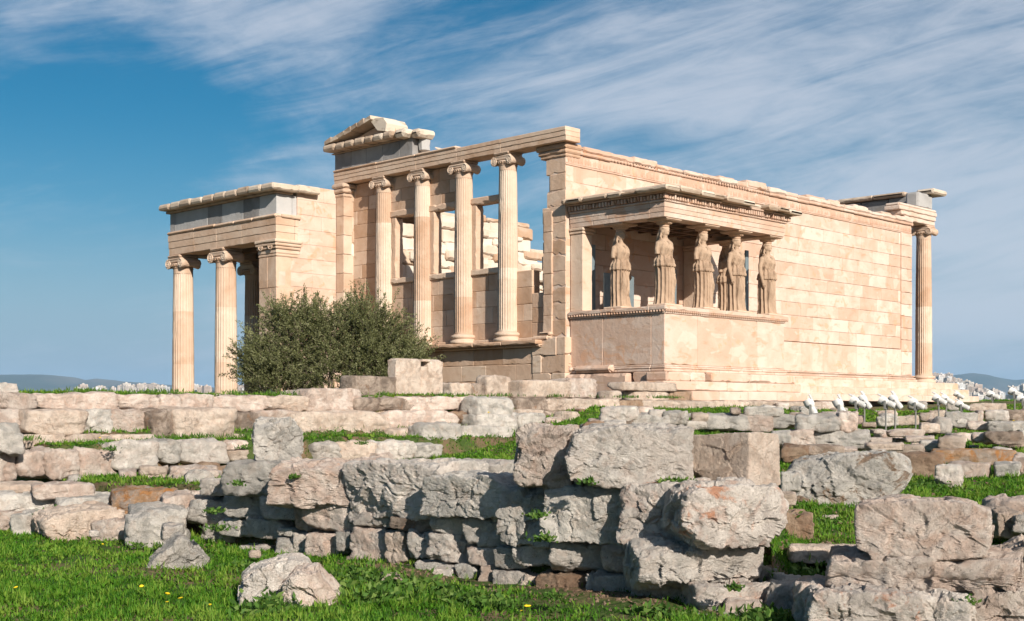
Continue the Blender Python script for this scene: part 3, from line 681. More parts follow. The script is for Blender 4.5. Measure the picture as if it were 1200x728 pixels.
mb.box((NX - .2, 10.22, 5.244), (-1.85, 10.8, 5.36), .03, .6, .01, rnd)
mb.build('porch_architrave', MARBW, TEMPLE)
mb = MB(); mn = MB(); a = 10.37
for i, b_ in enumerate((11.35, 12.3, 13.6, 14.5, 16.6, 17.0)):
    q = MB(); q.box((NX - .33, a + .004, 5.364), (NX + .3, b_ - .004, 6.04), .012, rnd.uniform(.3, .8), .002, rnd, .03); a = b_
    q.build('new_frieze_block' if i in (0, 2, 4) else 'weathered_frieze_block', FRZN if i in (0, 2, 4) else FRZ, TEMPLE)
mn = MB(); mn.box((NX + .31, 10.37, 5.364), (-1.87, 10.8, 6.04), .012, .6)
mb.box((NX + .31, 16.3, 5.364), (7.2, 16.95, 6.04), .01, .5)
mb.build('north_frieze', FRZ, TEMPLE); mn.build('new_frieze_block', FRZN, TEMPLE)
mb = MB(); a = 10.0
for k in range(10):
    b_ = a + .71; o = rnd.uniform(0, .05)
    mb.box((NX - .78 + o, a + .003, 6.12), (NX + .3, b_ - .003, 6.34 + rnd.uniform(-.02, .02)), .04, rnd.uniform(.3, .9), .012, rnd, .25)
    mb.box((NX - .45, max(a, 10.3), 6.045), (NX + .3, b_ - .003, 6.118), .02, .3, .004, rnd); a = b_
mb.box((NX + .305, 10.0, 6.12), (-1.2, 10.6, 6.36), .04, .8, .01, rnd, .1)
mb.box((NX + .305, 10.6, 6.05), (7.7, 17.55, 6.30), .04, .6, .02, rnd, .1)
mb.build('porch_cornice', CRN, TEMPLE)
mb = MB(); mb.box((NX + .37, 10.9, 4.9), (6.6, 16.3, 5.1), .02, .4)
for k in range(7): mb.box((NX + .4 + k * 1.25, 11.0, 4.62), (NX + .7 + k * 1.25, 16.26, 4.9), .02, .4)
mb.build('porch_ceiling', SOOT_SHADE, TEMPLE)
mb = MB()
for (o, za, zb) in ((.55, -3.46, -3.205), (.85, -3.72, -3.465)): mb.box((NX - .3 - o, 10.4, za), (7.3 + o, 17.0 + o, zb), .02, .6)
mb.build('porch_platform', MARB, TEMPLE)

# ---- south porch: podium, entablature, roof
PX0, PX1, PY = .13, 6.08, -3.48
mb = MB()
def ring(za, zb, o, mbx, bl, tin, chp=.1, ch=.015, inner=.45):
    u = PX0 - o
    while u < PX1 + o - .05: e = min(u + bl * rnd.uniform(.8, 1.2), PX1 + o); e = PX1 + o if PX1 + o - e < .3 else e; mbx.box((u + .002, PY - o, za), (e - .002, PY + inner, zb), ch, tin(), .002, rnd, chp); u = e
    u = PY + inner + .002
    while u < -.06: e = min(u + bl * rnd.uniform(.8, 1.2), -.05); e = -.05 if -.05 - e < .3 else e; mbx.box((PX0 - o, u + .002, za), (PX0 + inner, e - .002, zb), ch, tin(), .002, rnd, chp); mbx.box((PX1 - inner, u + .002, za), (PX1 + o, e - .002, zb), ch, tin(), .002, rnd, chp); u = e
tn = lambda: rnd.uniform(.42, .72)
ring(.11, 1.50, 0, mb, 1.5, tn, .10, .012); 
ring(.06, .108, .03, mb, 1.4, tn, .03); ring(0, .058, .06, mb, 1.4, tn, .03); ring(-.08, -.002, .05, mb, 1.4, tn, .04)
u = PX0 - .2
for e in (1.0, 1.7, 2.0, 3.9, 6.3): mb.box((u + (.12 if e == 2.0 else .004), PY - .22 - rnd.uniform(0, .04), -.345), (e - .004, PY + .5, -.085), .03, rnd.uniform(.45, .75), .015, rnd, .4) if e != 2.0 else None; u = e
u = PX0 - .45
for e in (1.1, 2.6, 4.1, 6.5): mb.box((u + .004, PY - .34, -.60), (e - .004, PY + .5, -.35), .02, rnd.uniform(.5, .75), .006, rnd, .1); u = e
u = PX0 + .6
for e in (2.0, 3.4, 4.9, 6.6): mb.box((u + .004, PY - .50, -.88), (e - .004, PY + .5, -.605), .02, rnd.uniform(.5, .8), .006, rnd, .1); u = e
core(mb, (PX0 + .2, PY + .2, -3), (PX1 - .2, .1, 1.6))
# rough socle on the west side of the podium
mb.box((-.12, -2.35, -.75), (.5, -.02, -.1), .05, .45, .01, rnd, .3); mb.box((-.10, -1.75, -.09), (.5, -.35, .12), .08, .5, .02, rnd, .6)
mb.box((.06, -3.0, -.7), (.5, -2.4, -.05), .05, .3, .02, rnd, .5); mb.box((-.02, -3.75, -.36), (.5, -3.05, -.09), .03, .5, .01, rnd, .2)
mb.build('podium', MARB, TEMPLE)
mb = MB(); ring(1.505, 1.56, .03, mb, 1.5, tn, .1, .01); ring(1.60, 1.715, .10, mb, 1.5, tn, .15, .015); ring(1.562, 1.598, .05, mb, 1.5, tn, .1, .01)
u = PX0
while u < PX1 + .05: mb.add(*ellipsoid((u, PY - .07, 1.578), (.035, .035, .035), 6, 4), .3); u += .1
u = PY
while u < 0: mb.add(*ellipsoid((PX0 - .07, u, 1.578), (.035, .035, .035), 6, 4), .3); u += .1
mb.box((PX0 + .3, PY + .3, 1.62), (PX1 - .3, -.05, 1.70), .01, .5)
mb.build('podium_moulding', MARB, TEMPLE)
mb = MB()
for (za, zb, o) in ((4.14, 4.27, .0), (4.273, 4.40, .011), (4.403, 4.54, .022)): ring(za, zb, o, mb, 1.8, tn, .01, .006, .5)
ring(4.544, 4.60, .07, mb, 1.5, tn, .3, .012, .5)
mb.build('south_porch_architrave', MARB, TEMPLE)
mb = MB(); u = PX0 - .05
ring(4.602, 4.75, .02, mb, 2, lambda: .2, .0, .01, .5)
while u < PX1 + .1: mb.box((u, PY - .14, 4.612), (u + .062, PY, 4.735), .006, rnd.uniform(.2, .6), .002, rnd, .12); u += .115
u = PY - .13
while u < -.05: mb.box((PX0 - .14, u, 4.612), (PX0, u + .062, 4.735), .006, rnd.uniform(.2, .6), .002, rnd, .12); mb.box((PX1, u, 4.612), (PX1 + .14, u + .062, 4.735), .006, .4); u += .115
ring(4.752, 4.80, .17, mb, 1.2, lambda: rnd.uniform(.2, .5), .2, .01, .5)
mb.build('dentil_band', MARB, TEMPLE)
mb = MB(); u = PX0 - .42
while u < PX1 + .35:
    e = min(u + rnd.uniform(.5, 1.0), PX1 + .42); brk = 3.4 < u < 4.6
    mb.box((u + .003, PY - (.20 if brk else .42) + rnd.uniform(-.02, .06), 4.805), (e - .003, PY + .7, 4.93 + rnd.uniform(-.02, .03)), .035, rnd.uniform(.3, .8), .015, rnd, .45); u = e
u = PY + .7
while u < -.02:
    e = min(u + rnd.uniform(.5, .9), -.01); mb.box((PX0 - .42 + rnd.uniform(0, .1), u + .003, 4.805), (PX0 + .7, e - .003, 4.92 + rnd.uniform(-.03, .03)), .035, rnd.uniform(.1, .6), .015, rnd, .45)
    mb.box((PX1 - .7, u + .003, 4.805), (PX1 + .42, e - .003, 4.93), .035, .5, .01, rnd, .3); u = e
u = PX0 + .1
while u < PX1: e = u + rnd.uniform(.6, 1.1); mb.box((u, PY + rnd.uniform(.0, .25), 4.90), (e, -.05, 5.0 + rnd.uniform(0, .08)), .04, rnd.uniform(.3, .8), .02, rnd, .5); u = e
mb.build('porch_roof', CRN, TEMPLE)
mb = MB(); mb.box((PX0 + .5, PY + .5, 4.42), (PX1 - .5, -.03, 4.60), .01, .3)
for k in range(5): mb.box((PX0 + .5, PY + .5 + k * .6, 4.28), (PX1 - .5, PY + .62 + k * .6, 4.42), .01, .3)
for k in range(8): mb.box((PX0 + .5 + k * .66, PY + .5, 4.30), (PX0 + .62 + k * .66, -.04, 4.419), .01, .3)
mb.build('coffered_ceiling', SOOT_SHADE, TEMPLE)
for x in (PX0 + .04, PX1 - .48):
    mb = MB(); mb.box((x, -.5, 1.72), (x + .42, -.02, 3.95), .02, .75, .004, rnd); mb.box((x - .03, -.53, 3.955), (x + .46, -.02, 4.04), .02, .6); mb.box((x - .06, -.56, 4.045), (x + .5, -.02, 4.135), .02, .6)
    mb.build('porch_pilaster', MARBW, TEMPLE)
# steel supports seen between the statues
for i, (px_, y, ww, h) in enumerate(((695, -.35, .16, 2.0), (712, -.8, .34, 1.15), (738, -.8, .34, 1.15), (772, -.8, .34, 1.15), (791, -.8, .10, 1.5), (875, -2.35, .16, 2.1))):
    x = onY(px_, 340, y)[0]
    if not h: continue
    q = MB(); q.box((x - ww / 2, y - .03, 0), (x + ww / 2, y + .03, h), .01, .5); q.box((x - ww / 2 - .04, y - .08, 0), (x + ww / 2 + .04, y + .08, .02), .005, .5); q.box((x - .02, y + .031, 0), (x + .02, y + .08, h * .96), .005, .5)
    o = q.build('steel_support', STEEL, TEMPLE); o.location = (0, 0, 1.702)
# ------------------------------------------------------------------ statues
def statue_mesh(flip, seed, arm):
    """draped standing woman, 2.08 m to the crown of the head, facing -y; one continuous surface"""
    mb = MB(); n = 168; zs = np.concatenate([[0], np.linspace(.01, 1.73, 120)])
    Zk = [0, .05, .3, .62, .9, .98, 1.0, 1.10, 1.22, 1.27, 1.33, 1.45, 1.56, 1.63, 1.68, 1.73]
    Ak = [.30, .285, .265, .26, .265, .275, .285, .29, .225, .205, .225, .25, .275, .265, .19, .085]
    Bk = [.235, .225, .21, .215, .205, .205, .225, .225, .185, .165, .175, .19, .175, .155, .12, .085]
    th = np.arange(n) * 2 * math.pi / n; V = []
    f = -1 if flip else 1
    for z in zs:
        a = np.interp(z, Zk, Ak); b_ = np.interp(z, Zk, Bk)
        sway = f * (.035 * math.sin(min(z, 1.2) / 1.2 * math.pi) - .01)
        c, s = np.cos(th), np.sin(th)
        r = (np.abs(c / a) ** 2.3 + np.abs(s / b_) ** 2.3) ** (-1 / 2.3)
        ang = th
        front = np.clip(-s, 0, 1)
        # free leg: knee and shin press through the cloth on one side
        kx = f * .10; leg = np.exp(-((r * c - kx) / .075) ** 2) * front
        knee = leg * (.085 * math.exp(-((z - .60) / .2) ** 2) + .035 * math.exp(-((z - .25) / .25) ** 2) + .03 * math.exp(-((z - .85) / .15) ** 2))
        smooth = np.clip(leg * 1.6, 0, 1) if z < .92 else 0
        if z < .985:
            fold = .042 * (np.abs(np.sin(ang * 8 + .25 * np.sin(z * 2.2))) ** .7 * -1 + .45) * (1 - smooth * .9) * 1.25
        elif z < 1.27:
            fold = .015 * np.sin(ang * 15 + 1.4 * math.sin(z * 5)) + .010 * np.sin(ang * 7 + z * 3)
        elif z < 1.64:
            fold = .007 * np.sin(ang * 12 + z * 16 * np.sign(c)) * np.clip(1 - (z - 1.5) * 4, .3, 1)
        else: fold = 0
        step = .022 if .985 <= z < 1.0 else (.016 if 1.0 <= z < 1.06 else 0)
        br = .045 * math.exp(-((z - 1.46) / .075) ** 2) * (np.exp(-((r * c - .095) / .06) ** 2) + np.exp(-((r * c + .095) / .06) ** 2)) * front
        pouch = .02 * math.exp(-((z - 1.17) / .05) ** 2)
        r = r + fold + step + pouch
        P = np.stack([c * 3, s * 3, np.full(n, z * 4 + seed)], 1); r = r + fbm(P * 1.6, 3) * .010
        V.append(np.stack([r * c + sway, r * s - knee - br, np.full(n, z)], 1))
    V = np.concatenate(V); Fc = [(i * n + j, i * n + (j + 1) % n, (i + 1) * n + (j + 1) % n, (i + 1) * n + j) for i in range(len(zs) - 1) for j in range(n)]
    Fc.append(tuple(range(n))[::-1]); Fc.append(tuple(range((len(zs) - 1) * n, len(zs) * n)))
    mb.add(V, Fc)
    # neck, head, face, hair mass, braids
    mb.add(*tube([(0, .0, 1.60), (0, -.005, 1.72), (0, -.015, 1.84)], [.085, .072, .075], 14))
    mb.add(*ellipsoid((0, -.02, 1.925), (.098, .118, .145), 22, 16))
    mb.add(*ellipsoid((0, -.095, 1.865), (.052, .04, .05), 12, 8))
    mb.add(*tube([(0, -.126, 1.955), (0, -.146, 1.905), (0, -.128, 1.898)], [.012, .02, .012], 8))
    mb.add(*ellipsoid((0, -.127, 1.872), (.024, .012, .008), 8, 6)); mb.add(*ellipsoid((0, -.124, 1.86), (.02, .013, .008), 8, 6))
    for s in (-1, 1):
        mb.add(*ellipsoid((s * .036, -.112, 1.935), (.018, .01, .010), 8, 6)); mb.add(*tube([(s * .012, -.124, 1.96), (s * .06, -.104, 1.965)], .012, 6))
        mb.add(*ellipsoid((s * .09, .0, 1.915), (.03, .05, .06), 10, 8))
        mb.add(*tube([(s * .085, .02, 1.90), (s * .12, .03, 1.78), (s * .15, -.04, 1.66), (s * .145, -.15, 1.55)], [.03, .032, .028, .018], 8))
    mb.add(*ellipsoid((0, .01, 1.98), (.122, .135, .115), 20, 12))
    mb.add(*tube([(0, .09, 1.95), (0, .14, 1.82), (0, .17, 1.66), (0, .17, 1.45)], [.08, .085, .085, .06], 12))
    for k in range(22):
        a = math.pi * (.02 + .96 * k / 21) ; mb.add(*ellipsoid((.105 * math.cos(a), -.02 - .095 * math.sin(a), 1.995), (.02, .02, .026), 6, 4))
    # arms: broken stumps; one keeps its forearm against the thigh
    for s in (-1, 1):
        sh = np.array([s * .245, .01, 1.575]); long_ = (s * f > 0) == arm
        if long_: pts = [sh, (s * .295, .03, 1.38), (s * .305, .02, 1.20), (s * .30, -.03, 1.02), (s * .30, -.07, .86)]; rd = [.072, .062, .053, .046, .040]
        else: pts = [sh, (s * .285, .02, 1.42), (s * .295, .01, 1.30)]; rd = [.072, .062, .055]
        mb.add(*tube(pts, rd, 12)); mb.add(*ellipsoid(sh, (.075, .075, .07), 12, 8))
        if long_:       # hand gathers the cloth: palm, four fingers and thumb
            hx, hy, hz = pts[-1]; mb.add(*ellipsoid((hx, hy, hz - .035), (.03, .042, .055), 10, 8))
            for q in range(4): mb.add(*tube([(hx, hy - .032 + q * .021, hz - .07), (hx - s * .008, hy - .034 + q * .021, hz - .105), (hx - s * .03, hy - .034 + q * .021, hz - .125 + .004 * abs(q - 1))], [.0125, .012, .010], 6))
            mb.add(*tube([(hx, hy - .03, hz - .02), (hx - s * .012, hy - .065, hz - .05), (hx - s * .03, hy - .065, hz - .08)], [.014, .013, .011], 6))
    tmp = mb.build('tmp', STAT); md = tmp.modifiers.new('r', 'REMESH'); md.mode = 'VOXEL'; md.voxel_size = .0095; md.use_smooth_shade = True
    dg = bpy.context.evaluated_depsgraph_get(); me = bpy.data.meshes.new_from_object(tmp.evaluated_get(dg))
    bpy.data.objects.remove(tmp); k = len(me.vertices); co = np.empty(k * 3); me.vertices.foreach_get('co', co); co = co.reshape(-1, 3)
    nr = np.empty(k * 3); me.vertices.foreach_get('normal', nr); nr = nr.reshape(-1, 3)
    d = fbm(co * 9 + seed, 3) * .006 + np.minimum(0, -(fbm(co * 3.5 + seed * 2, 3) - .35)) * .06
    me.vertices.foreach_set('co', (co + nr * d[:, None]).ravel()); me.update(); me.name = 'statue'; me.materials.clear(); me.materials.append(STAT)
    if not me.attributes.get('tint'): me.attributes.new('tint', 'FLOAT', 'FACE')
    me.attributes['tint'].data.foreach_set('value', np.full(len(me.attributes['tint'].data), .5, dtype=np.float32))
    return me
SM = [statue_mesh(False, 3, True), statue_mesh(True, 8, True), statue_mesh(True, 15, False)]
capm = MB()
capm.add(*lathe([(.10, 0), (.115, .02), (.115, .05), (.10, .06), (.15, .10), (.19, .15), (.20, .19), (.18, .205)], 32), .4)
for k in range(20): a = k * math.pi / 10; capm.add(*ellipsoid((.165 * math.cos(a), .165 * math.sin(a), .13), (.022, .022, .035), 6, 4), .3)
capm.box((-.29, -.29, .205), (.29, .29, .255), .015, .5); capm.box((-.26, -.26, .185), (.26, .26, .205), .01, .5)
base_m = MB(); base_m.box((-.37, -.33, 0), (.37, .33, .06), .012, .6, .004, rnd, .2)
CY0 = 1.722
spots = [(.62, -3.10, 0, 'draped marble statue at the near south-west corner of the porch, both legs in deep folds'),
         (2.42, -3.10, 0, 'draped marble statue second from the porch corner, lit chest and one arm hanging'),
         (4.08, -3.10, 1, 'draped marble statue third along the front of the porch, bent knee showing'),
         (5.72, -3.10, 1, 'darkest draped marble statue at the far east end of the porch front'),
         (.52, -1.62, 2, 'pale draped statue alone on the west side of the porch, arm broken short'),
         (5.70, -1.62, 0, 'shaded draped statue standing in the back row behind the front statues')]
first = None
for i, (x, y, k, lab) in enumerate(spots):
    if first is None:
        e = empty('draped_statue', (x, y, CY0)); first = e
        st = bpy.data.objects.new('body', SM[k]); COL.objects.link(st); st.parent = e; st.location = (0, 0, .06); st.scale = (1.08, 1.1, 1.055)
        c_ = capm.build('capital', MARBW, e); c_.location = (0, -.0, 2.095); pl = base_m.build('plinth', MARBW, e)
    else:
        e = first.copy(); COL.objects.link(e); e.location = (x, y, CY0)
        for ch in first.children:
            q = ch.copy(); COL.objects.link(q); q.parent = e
            if ch.name.startswith('body'): q.data = SM[k]
    for ch in e.children:
        if ch.name.startswith('capital'): ch.location.z = 2.20; ch.scale = (1.2, 1.2, .86)
    tag(e, lab, 'statue', 'draped statues carrying the porch roof')

# ------------------------------------------------------------------ stones
_ico = {}
def ico(l):
    if l in _ico: return _ico[l]
    import bmesh
    bm = bmesh.new(); bmesh.ops.create_icosphere(bm, subdivisions=l, radius=1)
    V = np.array([v.co for v in bm.verts]); Fc = [tuple(v.index for v in f.verts) for f in bm.faces]; bm.free(); _ico[l] = (V, Fc); return _ico[l]
def rock_mesh(hx, hy, hz, seed, lvl=4, p=16, chips=5, amp=.02, rough=1.0, poly=None):
    rs = np.random.RandomState(seed); D, Fc = ico(lvl)
    if poly is not None:
        pl = [((0, 1, 0), 1), ((0, -1, 0), 1)]
        P = np.array(poly, float); c = np.zeros(2)
        area = sum(P[i][0] * P[(i + 1) % len(P)][1] - P[(i + 1) % len(P)][0] * P[i][1] for i in range(len(P)))
        if area < 0: P = P[::-1]
        for i in range(len(P)):
            a, b_ = P[i], P[(i + 1) % len(P)]; e = b_ - a; nn = np.array([e[1], -e[0]]); nn /= np.linalg.norm(nn); dd = nn @ a
            if dd > .12: pl.append(((nn[0], 0, nn[1]), dd))
    else:
        pl = [((sx_, 0, 0), 1) for sx_ in (-1, 1)] + [((0, s, 0), 1) for s in (-1, 1)] + [((0, 0, s), 1) for s in (-1, 1)]
        pl = [(np.array(a) + rs.uniform(-.07, .07, 3) * (np.array(a) == 0), d) for a, d in pl]
        pl = [(a / np.linalg.norm(a), d) for a, d in pl]
    for _ in range(chips):
        v = rs.normal(size=3); v /= np.linalg.norm(v); s = np.abs(v).sum(); pl.append((v, rs.uniform(.70, .93) * s))
    fac = [((sx_, 0, 0)) for sx_ in (-1, 1)] + [(0, s_, 0) for s_ in (-1, 1)] + [(0, 0, s_) for s_ in (-1, 1)]
    for fn in fac:
        if poly is not None and abs(fn[1]) < .5: continue
        for _ in range(3):
            t_ = rs.normal(0, .15 * min(1.2, rough), 3) * (1 - np.abs(fn)); v = np.array(fn) + t_; L_ = np.linalg.norm(v); pl.append((v / L_, (1 + np.abs(t_).sum() * rs.uniform(.45, .95)) / L_))
    s = 0; p = p * 2.6
    for nrm, d in pl: s = s + np.maximum(0, (D @ np.array(nrm)) / d) ** p
    r = s ** (-1 / p); V = D * r[:, None] * [hx, hy, hz]
    sz = min(hx, hy, hz); q = rs.uniform(-50, 50, 3); rr_ = rough
    nrm = V / [hx * hx, hy * hy, hz * hz]; nrm /= np.linalg.norm(nrm, axis=1)[:, None]
    Wp = V + .05 * np.stack([fbm(V * 3.5 + q + k * 7, 3, .6) for k in range(3)], 1)
    # fractured surface: patches of tilted flat faces with sharp breaks between them, at two sizes
    disp = 0; vol = 8 * hx * hy * hz; ext_ = np.array([hx, hy, hz]) * 1.05
    for cell, am, tl in ((.30, .017, .10), (.10, .0075, .13)):
        K = int(np.clip(12 * (hx * hy + hy * hz + hx * hz) / cell ** 2, 10, 700)); Cs = rs.normal(size=(K, 3)); Cs /= np.linalg.norm(Cs, axis=1)[:, None]
        Cs = np.clip(Cs * 1.5, -1, 1) * ext_ + rs.normal(0, cell * .2, (K, 3)); off = rs.uniform(-1, .6, K) * am; tv = rs.normal(0, tl, (K, 3)); Q = Wp if cell > .1 else V + (Wp - V) * .5
        near = np.concatenate([((Q[a:a + 4000, None] - Cs[None]) ** 2 * [1, 1, 1.7]).sum(2).argmin(1) for a in range(0, len(Q), 4000)])
        disp = disp + off[near] + ((V - Cs[near]) * tv[near]).sum(1).clip(-am * 1.3, am * 1.3)
    big_ = fbm(V * 1.6 + q, 2); fine_ = fbm(V * 21 + q, 4, .65); pit = np.clip(fbm(V * 11 + q + 80, 3, .6) - .3, 0, 1) * (fbm(V * 2.5 + q + 8, 2) > .0)
    crk = np.abs(fbm(Wp * [2.2, 2.2, 2.8] + q + 60, 2, .5)); crk = np.clip(1 - crk / .022, 0, 1) * (big_ > .0)
    disp = disp * min(1, sz / .16) * rr_ + big_ * sz * .07 + fine_ * .009 * rr_ - crk * .03 * rr_ - pit * .07 * rr_
    V = V + nrm * np.clip(disp, -sz * .4, sz * .22)[:, None]
    me = bpy.data.meshes.new('stone'); me.from_pydata(V.tolist(), [], Fc)
    me.polygons.foreach_set('use_smooth', [lvl < 6] * len(Fc)); me.update(); return me
_seed = [100]; STONES = []
def put(me, m, loc, rz, name, label, group, cat='stone'):
    me.materials.append(m); o = bpy.data.objects.new(name, me); COL.objects.link(o); o.location = loc; o.rotation_euler = (0, 0, rz)
    STONES.append(o); return tag(o, label, cat, group)
def stone(x0, y0, x1, y1, face, p, T_=.6, col='g', label=None, group=None, lvl=None, chips=5, pw=14, rough=1.0, poly=None, name='limestone_block', yaw=0, ext=.01, fill=0):
    """x0..y1: where the stone shows in the photograph, measured; face S / W: its front lies in the plane y=p / x=p; V: faces the path at distance p"""
    _seed[0] += 1
    if face == 'S':
        a, b_ = onY(x0, y1, p), onY(x1, y1, p); t = onY((x0 + x1) / 2, y0, p); bt = onY((x0 + x1) / 2, y1, p)
        w_ = b_[0] - a[0]; c = np.array([(a[0] + b_[0]) / 2, p + T_ / 2, (t[2] + bt[2]) / 2]); rz = 0
    elif face == 'W':
        a, b_ = onX(x1, y1, p), onX(x0, y1, p); t = onX((x0 + x1) / 2, y0, p); bt = onX((x0 + x1) / 2, y1, p)
        w_ = b_[1] - a[1]; c = np.array([p + T_ / 2, (a[1] + b_[1]) / 2, (t[2] + bt[2]) / 2]); rz = R(-90 + (yaw or random.Random(_seed[0]).uniform(14, 34)))
    else:
        a, b_ = onD(x0, y1, p), onD(x1, y1, p); t = onD((x0 + x1) / 2, y0, p); bt = onD((x0 + x1) / 2, y1, p)
        k_ = (p + T_ * .42) / p; w_ = np.linalg.norm(b_ - a) * k_; c = CAM + ((t + bt) / 2 - CAM) * (p + T_ / 2) / p; rz = -YAW - math.atan((( x0 + x1) / 2 - 600) / F) + R(yaw)
        mz = (t[2] + bt[2]) / 2; hh_ = (t[2] - bt[2]) / 2 * k_; t = np.array([0, 0, c[2] + hh_]); bt = np.array([0, 0, c[2] - hh_])
    h = t[2] - bt[2]; h2 = h / 2 + ext * .5
    c = np.array(c); c[2] += -ext * .25
    pp = None
    if poly:
        pp = [((px - (x0 + x1) / 2) / ((x1 - x0) / 2), ((y0 + y1) / 2 - py) / ((y1 - y0) / 2)) for px, py in poly]
    if fill: h2 += fill / 2; c[2] -= fill / 2
    dpt = view(c[0], c[1])[1]; pxs = (x1 - x0)
    if lvl is None: lvl = 5 if pxs > 55 and dpt < 17 else 4 if pxs > 22 or dpt < 17 else 3
    me = rock_mesh(w_ / 2 + ext * .5, T_ / 2, h2, _seed[0], lvl, pw, chips, .022 if dpt < 17 else .018, rough, pp)
    if label is None: label = CNAME[col] + ' stone'
    return put(me, MATS[col], c, rz, name, label, group)
ORD = ['first', 'second', 'third', 'fourth', 'fifth', 'sixth', 'seventh', 'eighth', 'ninth', 'tenth', 'eleventh', 'twelfth', 'thirteenth', 'fourteenth', 'fifteenth', 'sixteenth', 'seventeenth', 'eighteenth', 'nineteenth', 'twentieth', 'twenty-first', 'twenty-second', 'twenty-third', 'twenty-fourth']
CW = dict(g='grey', p='pinkish', c='cream', w='pale', d='dark pitted', l='orange lichened', b='brown earthy')
def row(where, items, face, p, T_, group, **k):
    items = sorted(items, key=lambda q: q[0])
    for i, it in enumerate(items):
        kw = dict(k); kw.update(it[5] if len(it) > 5 else {})
        pl_ = kw.pop('p', p); f_ = kw.pop('face', face); t_ = kw.pop('T', T_); lab = kw.pop('label', None)
        stone(it[0], it[1], it[2], it[3], f_, pl_, t_, it[4], lab or f'{CW[it[4]]} stone, {ORD[i]} from left in {where}', group, **kw)
G1 = 'blocks of the long terrace wall'
row('the topmost course of the long terrace wall', [(-40, 460, 45, 481, 'p'), (44, 460, 140, 481, 'p'), (139, 462, 190, 481, 'p'), (189, 463, 213, 481, 'p'), (212, 462, 252, 481, 'p'), (251, 463, 319, 482, 'p'), (317, 464, 368, 482, 'c'),
    (362, 456, 426, 482, 'p', dict(T=1.0)), (418, 466, 447, 482, 'd', dict(p=-5.5)), (444, 465, 486, 482, 'd'), (470, 465, 541, 482, 'p'), (539, 465, 566, 482, 'p')], 'S', -5.4, .75, G1, chips=3, pw=22, rough=.9, ext=.004)
row('the second course of the long terrace wall', [(-30, 480, 40, 511, 'p'), (33, 480, 104, 511, 'c', dict(p=-5.95, chips=6, pw=12)), (101, 480, 133, 507, 'g', dict(p=-5.8)), (129, 480, 184, 509, 'p'), (180, 480, 211, 516, 'd', dict(p=-5.95)),
    (208, 478, 280, 516, 'c', dict(p=-6.0, T=.9)), (282, 482, 307, 512, 'd'), (304, 481, 352, 508, 'p'), (348, 482, 470, 518, 'c', dict(p=-5.85, T=.9)), (455, 481, 541, 503, 'p'), (541, 482, 564, 499, 'b')], 'S', -5.65, .6, G1, chips=4, pw=18, rough=1.0, ext=.006)
row('the low third ledge of the terrace wall', [(27, 509, 79, 525, 'c'), (77, 509, 121, 522, 'c'), (118, 509, 160, 521, 'c'), (157, 509, 186, 519, 'p'), (265, 509, 290, 519, 'c'), (462, 502, 485, 518, 'c', dict(p=-6.1)), (480, 510, 500, 520, 'p')], 'S', -6.0, .5, G1, chips=3, rough=.6)
row('the lowest terrace wall course', [(-12, 529, 20, 568, 'p', dict(T=.5)), (20, 528, 55, 560, 'p'), (53, 526, 96, 562, 'p'), (94, 525, 139, 561, 'p'), (133, 518, 187, 551, 'w', dict(p=-7.0)), (185, 516, 215, 543, 'g'), (212, 516, 271, 545, 'w'),
    (270, 516, 292, 528, 'p'), (270, 527, 293, 541, 'c'), (372, 518, 404, 541, 'w'), (400, 518, 443, 541, 'c'), (445, 517, 492, 538, 'w', dict(p=-7.0)), (488, 519, 522, 537, 'g', dict(p=-7.0)), (446, 531, 466, 542, 'p', dict(p=-7.2))], 'S', -6.9, .7, G1, chips=6, pw=14, rough=1.1, ext=.008)
stone(-10, 495, 28, 532, 'S', -7.15, .5, 'g', 'smooth grey block leaning at the left edge of the terrace wall', G1)
stone(-6, 449, 23, 461, 'S', -5.2, .5, 'w', 'loose pale stone lying on top of the terrace wall', G1)
row('the scatter on the grass strip below the terrace wall', [(-5, 566, 52, 579, 'c', dict(p=17.6)), (40, 566, 108, 584, 'p', dict(p=17.2)), (80, 556, 94, 568, 'w', dict(p=19)), (139, 550, 159, 567, 'p', dict(p=19)), (165, 546, 196, 563, 'c', dict(p=19)), (199, 546, 254, 566, 'p', dict(p=18.8))], 'V', 18, .6, 'loose stones on the grass strip', rough=1.1)
# middle group between terrace wall and temple
G2 = 'loose blocks in front of the temple'
stone(497, 496, 546, 528, 'S', -6.6, .6, 'g', 'angular grey boulder below the terrace wall, left of the stacked grey blocks', G2, chips=8)
stone(543, 500, 604, 528, 'S', -6.5, .7, 'g', 'long grey block in front of the two stacked grey blocks', G2)
stone(560, 486, 612, 509, 'S', -6.1, .7, 'g', 'lower of the two grey blocks stacked beside the steps', G2, chips=6)
stone(561, 466, 608, 490, 'S', -6.0, .6, 'g', 'upper of the two grey blocks stacked beside the steps', G2, chips=6)
stone(609, 484, 640, 501, 'S', -6.0, .5, 'g', 'small grey block right of the two stacked grey blocks', G2)
stone(412, 441, 474, 464, 'S', -4.7, .4, 'd', 'long grey brown block with a lip, left of the notched white block', G2, pw=30, chips=0, rough=.35)
e = empty('notched_marble_block', tuple(onY(494, 464, -4.75)), label='large pale marble block with a square notch, standing on the terrace wall', cat='block', group=G2)
b0 = onY(466, 464, -4.75); b1 = onY(521, 422, -4.75); q = MB(); o0 = np.array(e.location)
wd = b1[0] - b0[0]; hh = b1[2] - b0[2]; xa = b0[0] - o0[0]; nx = xa + wd * .52
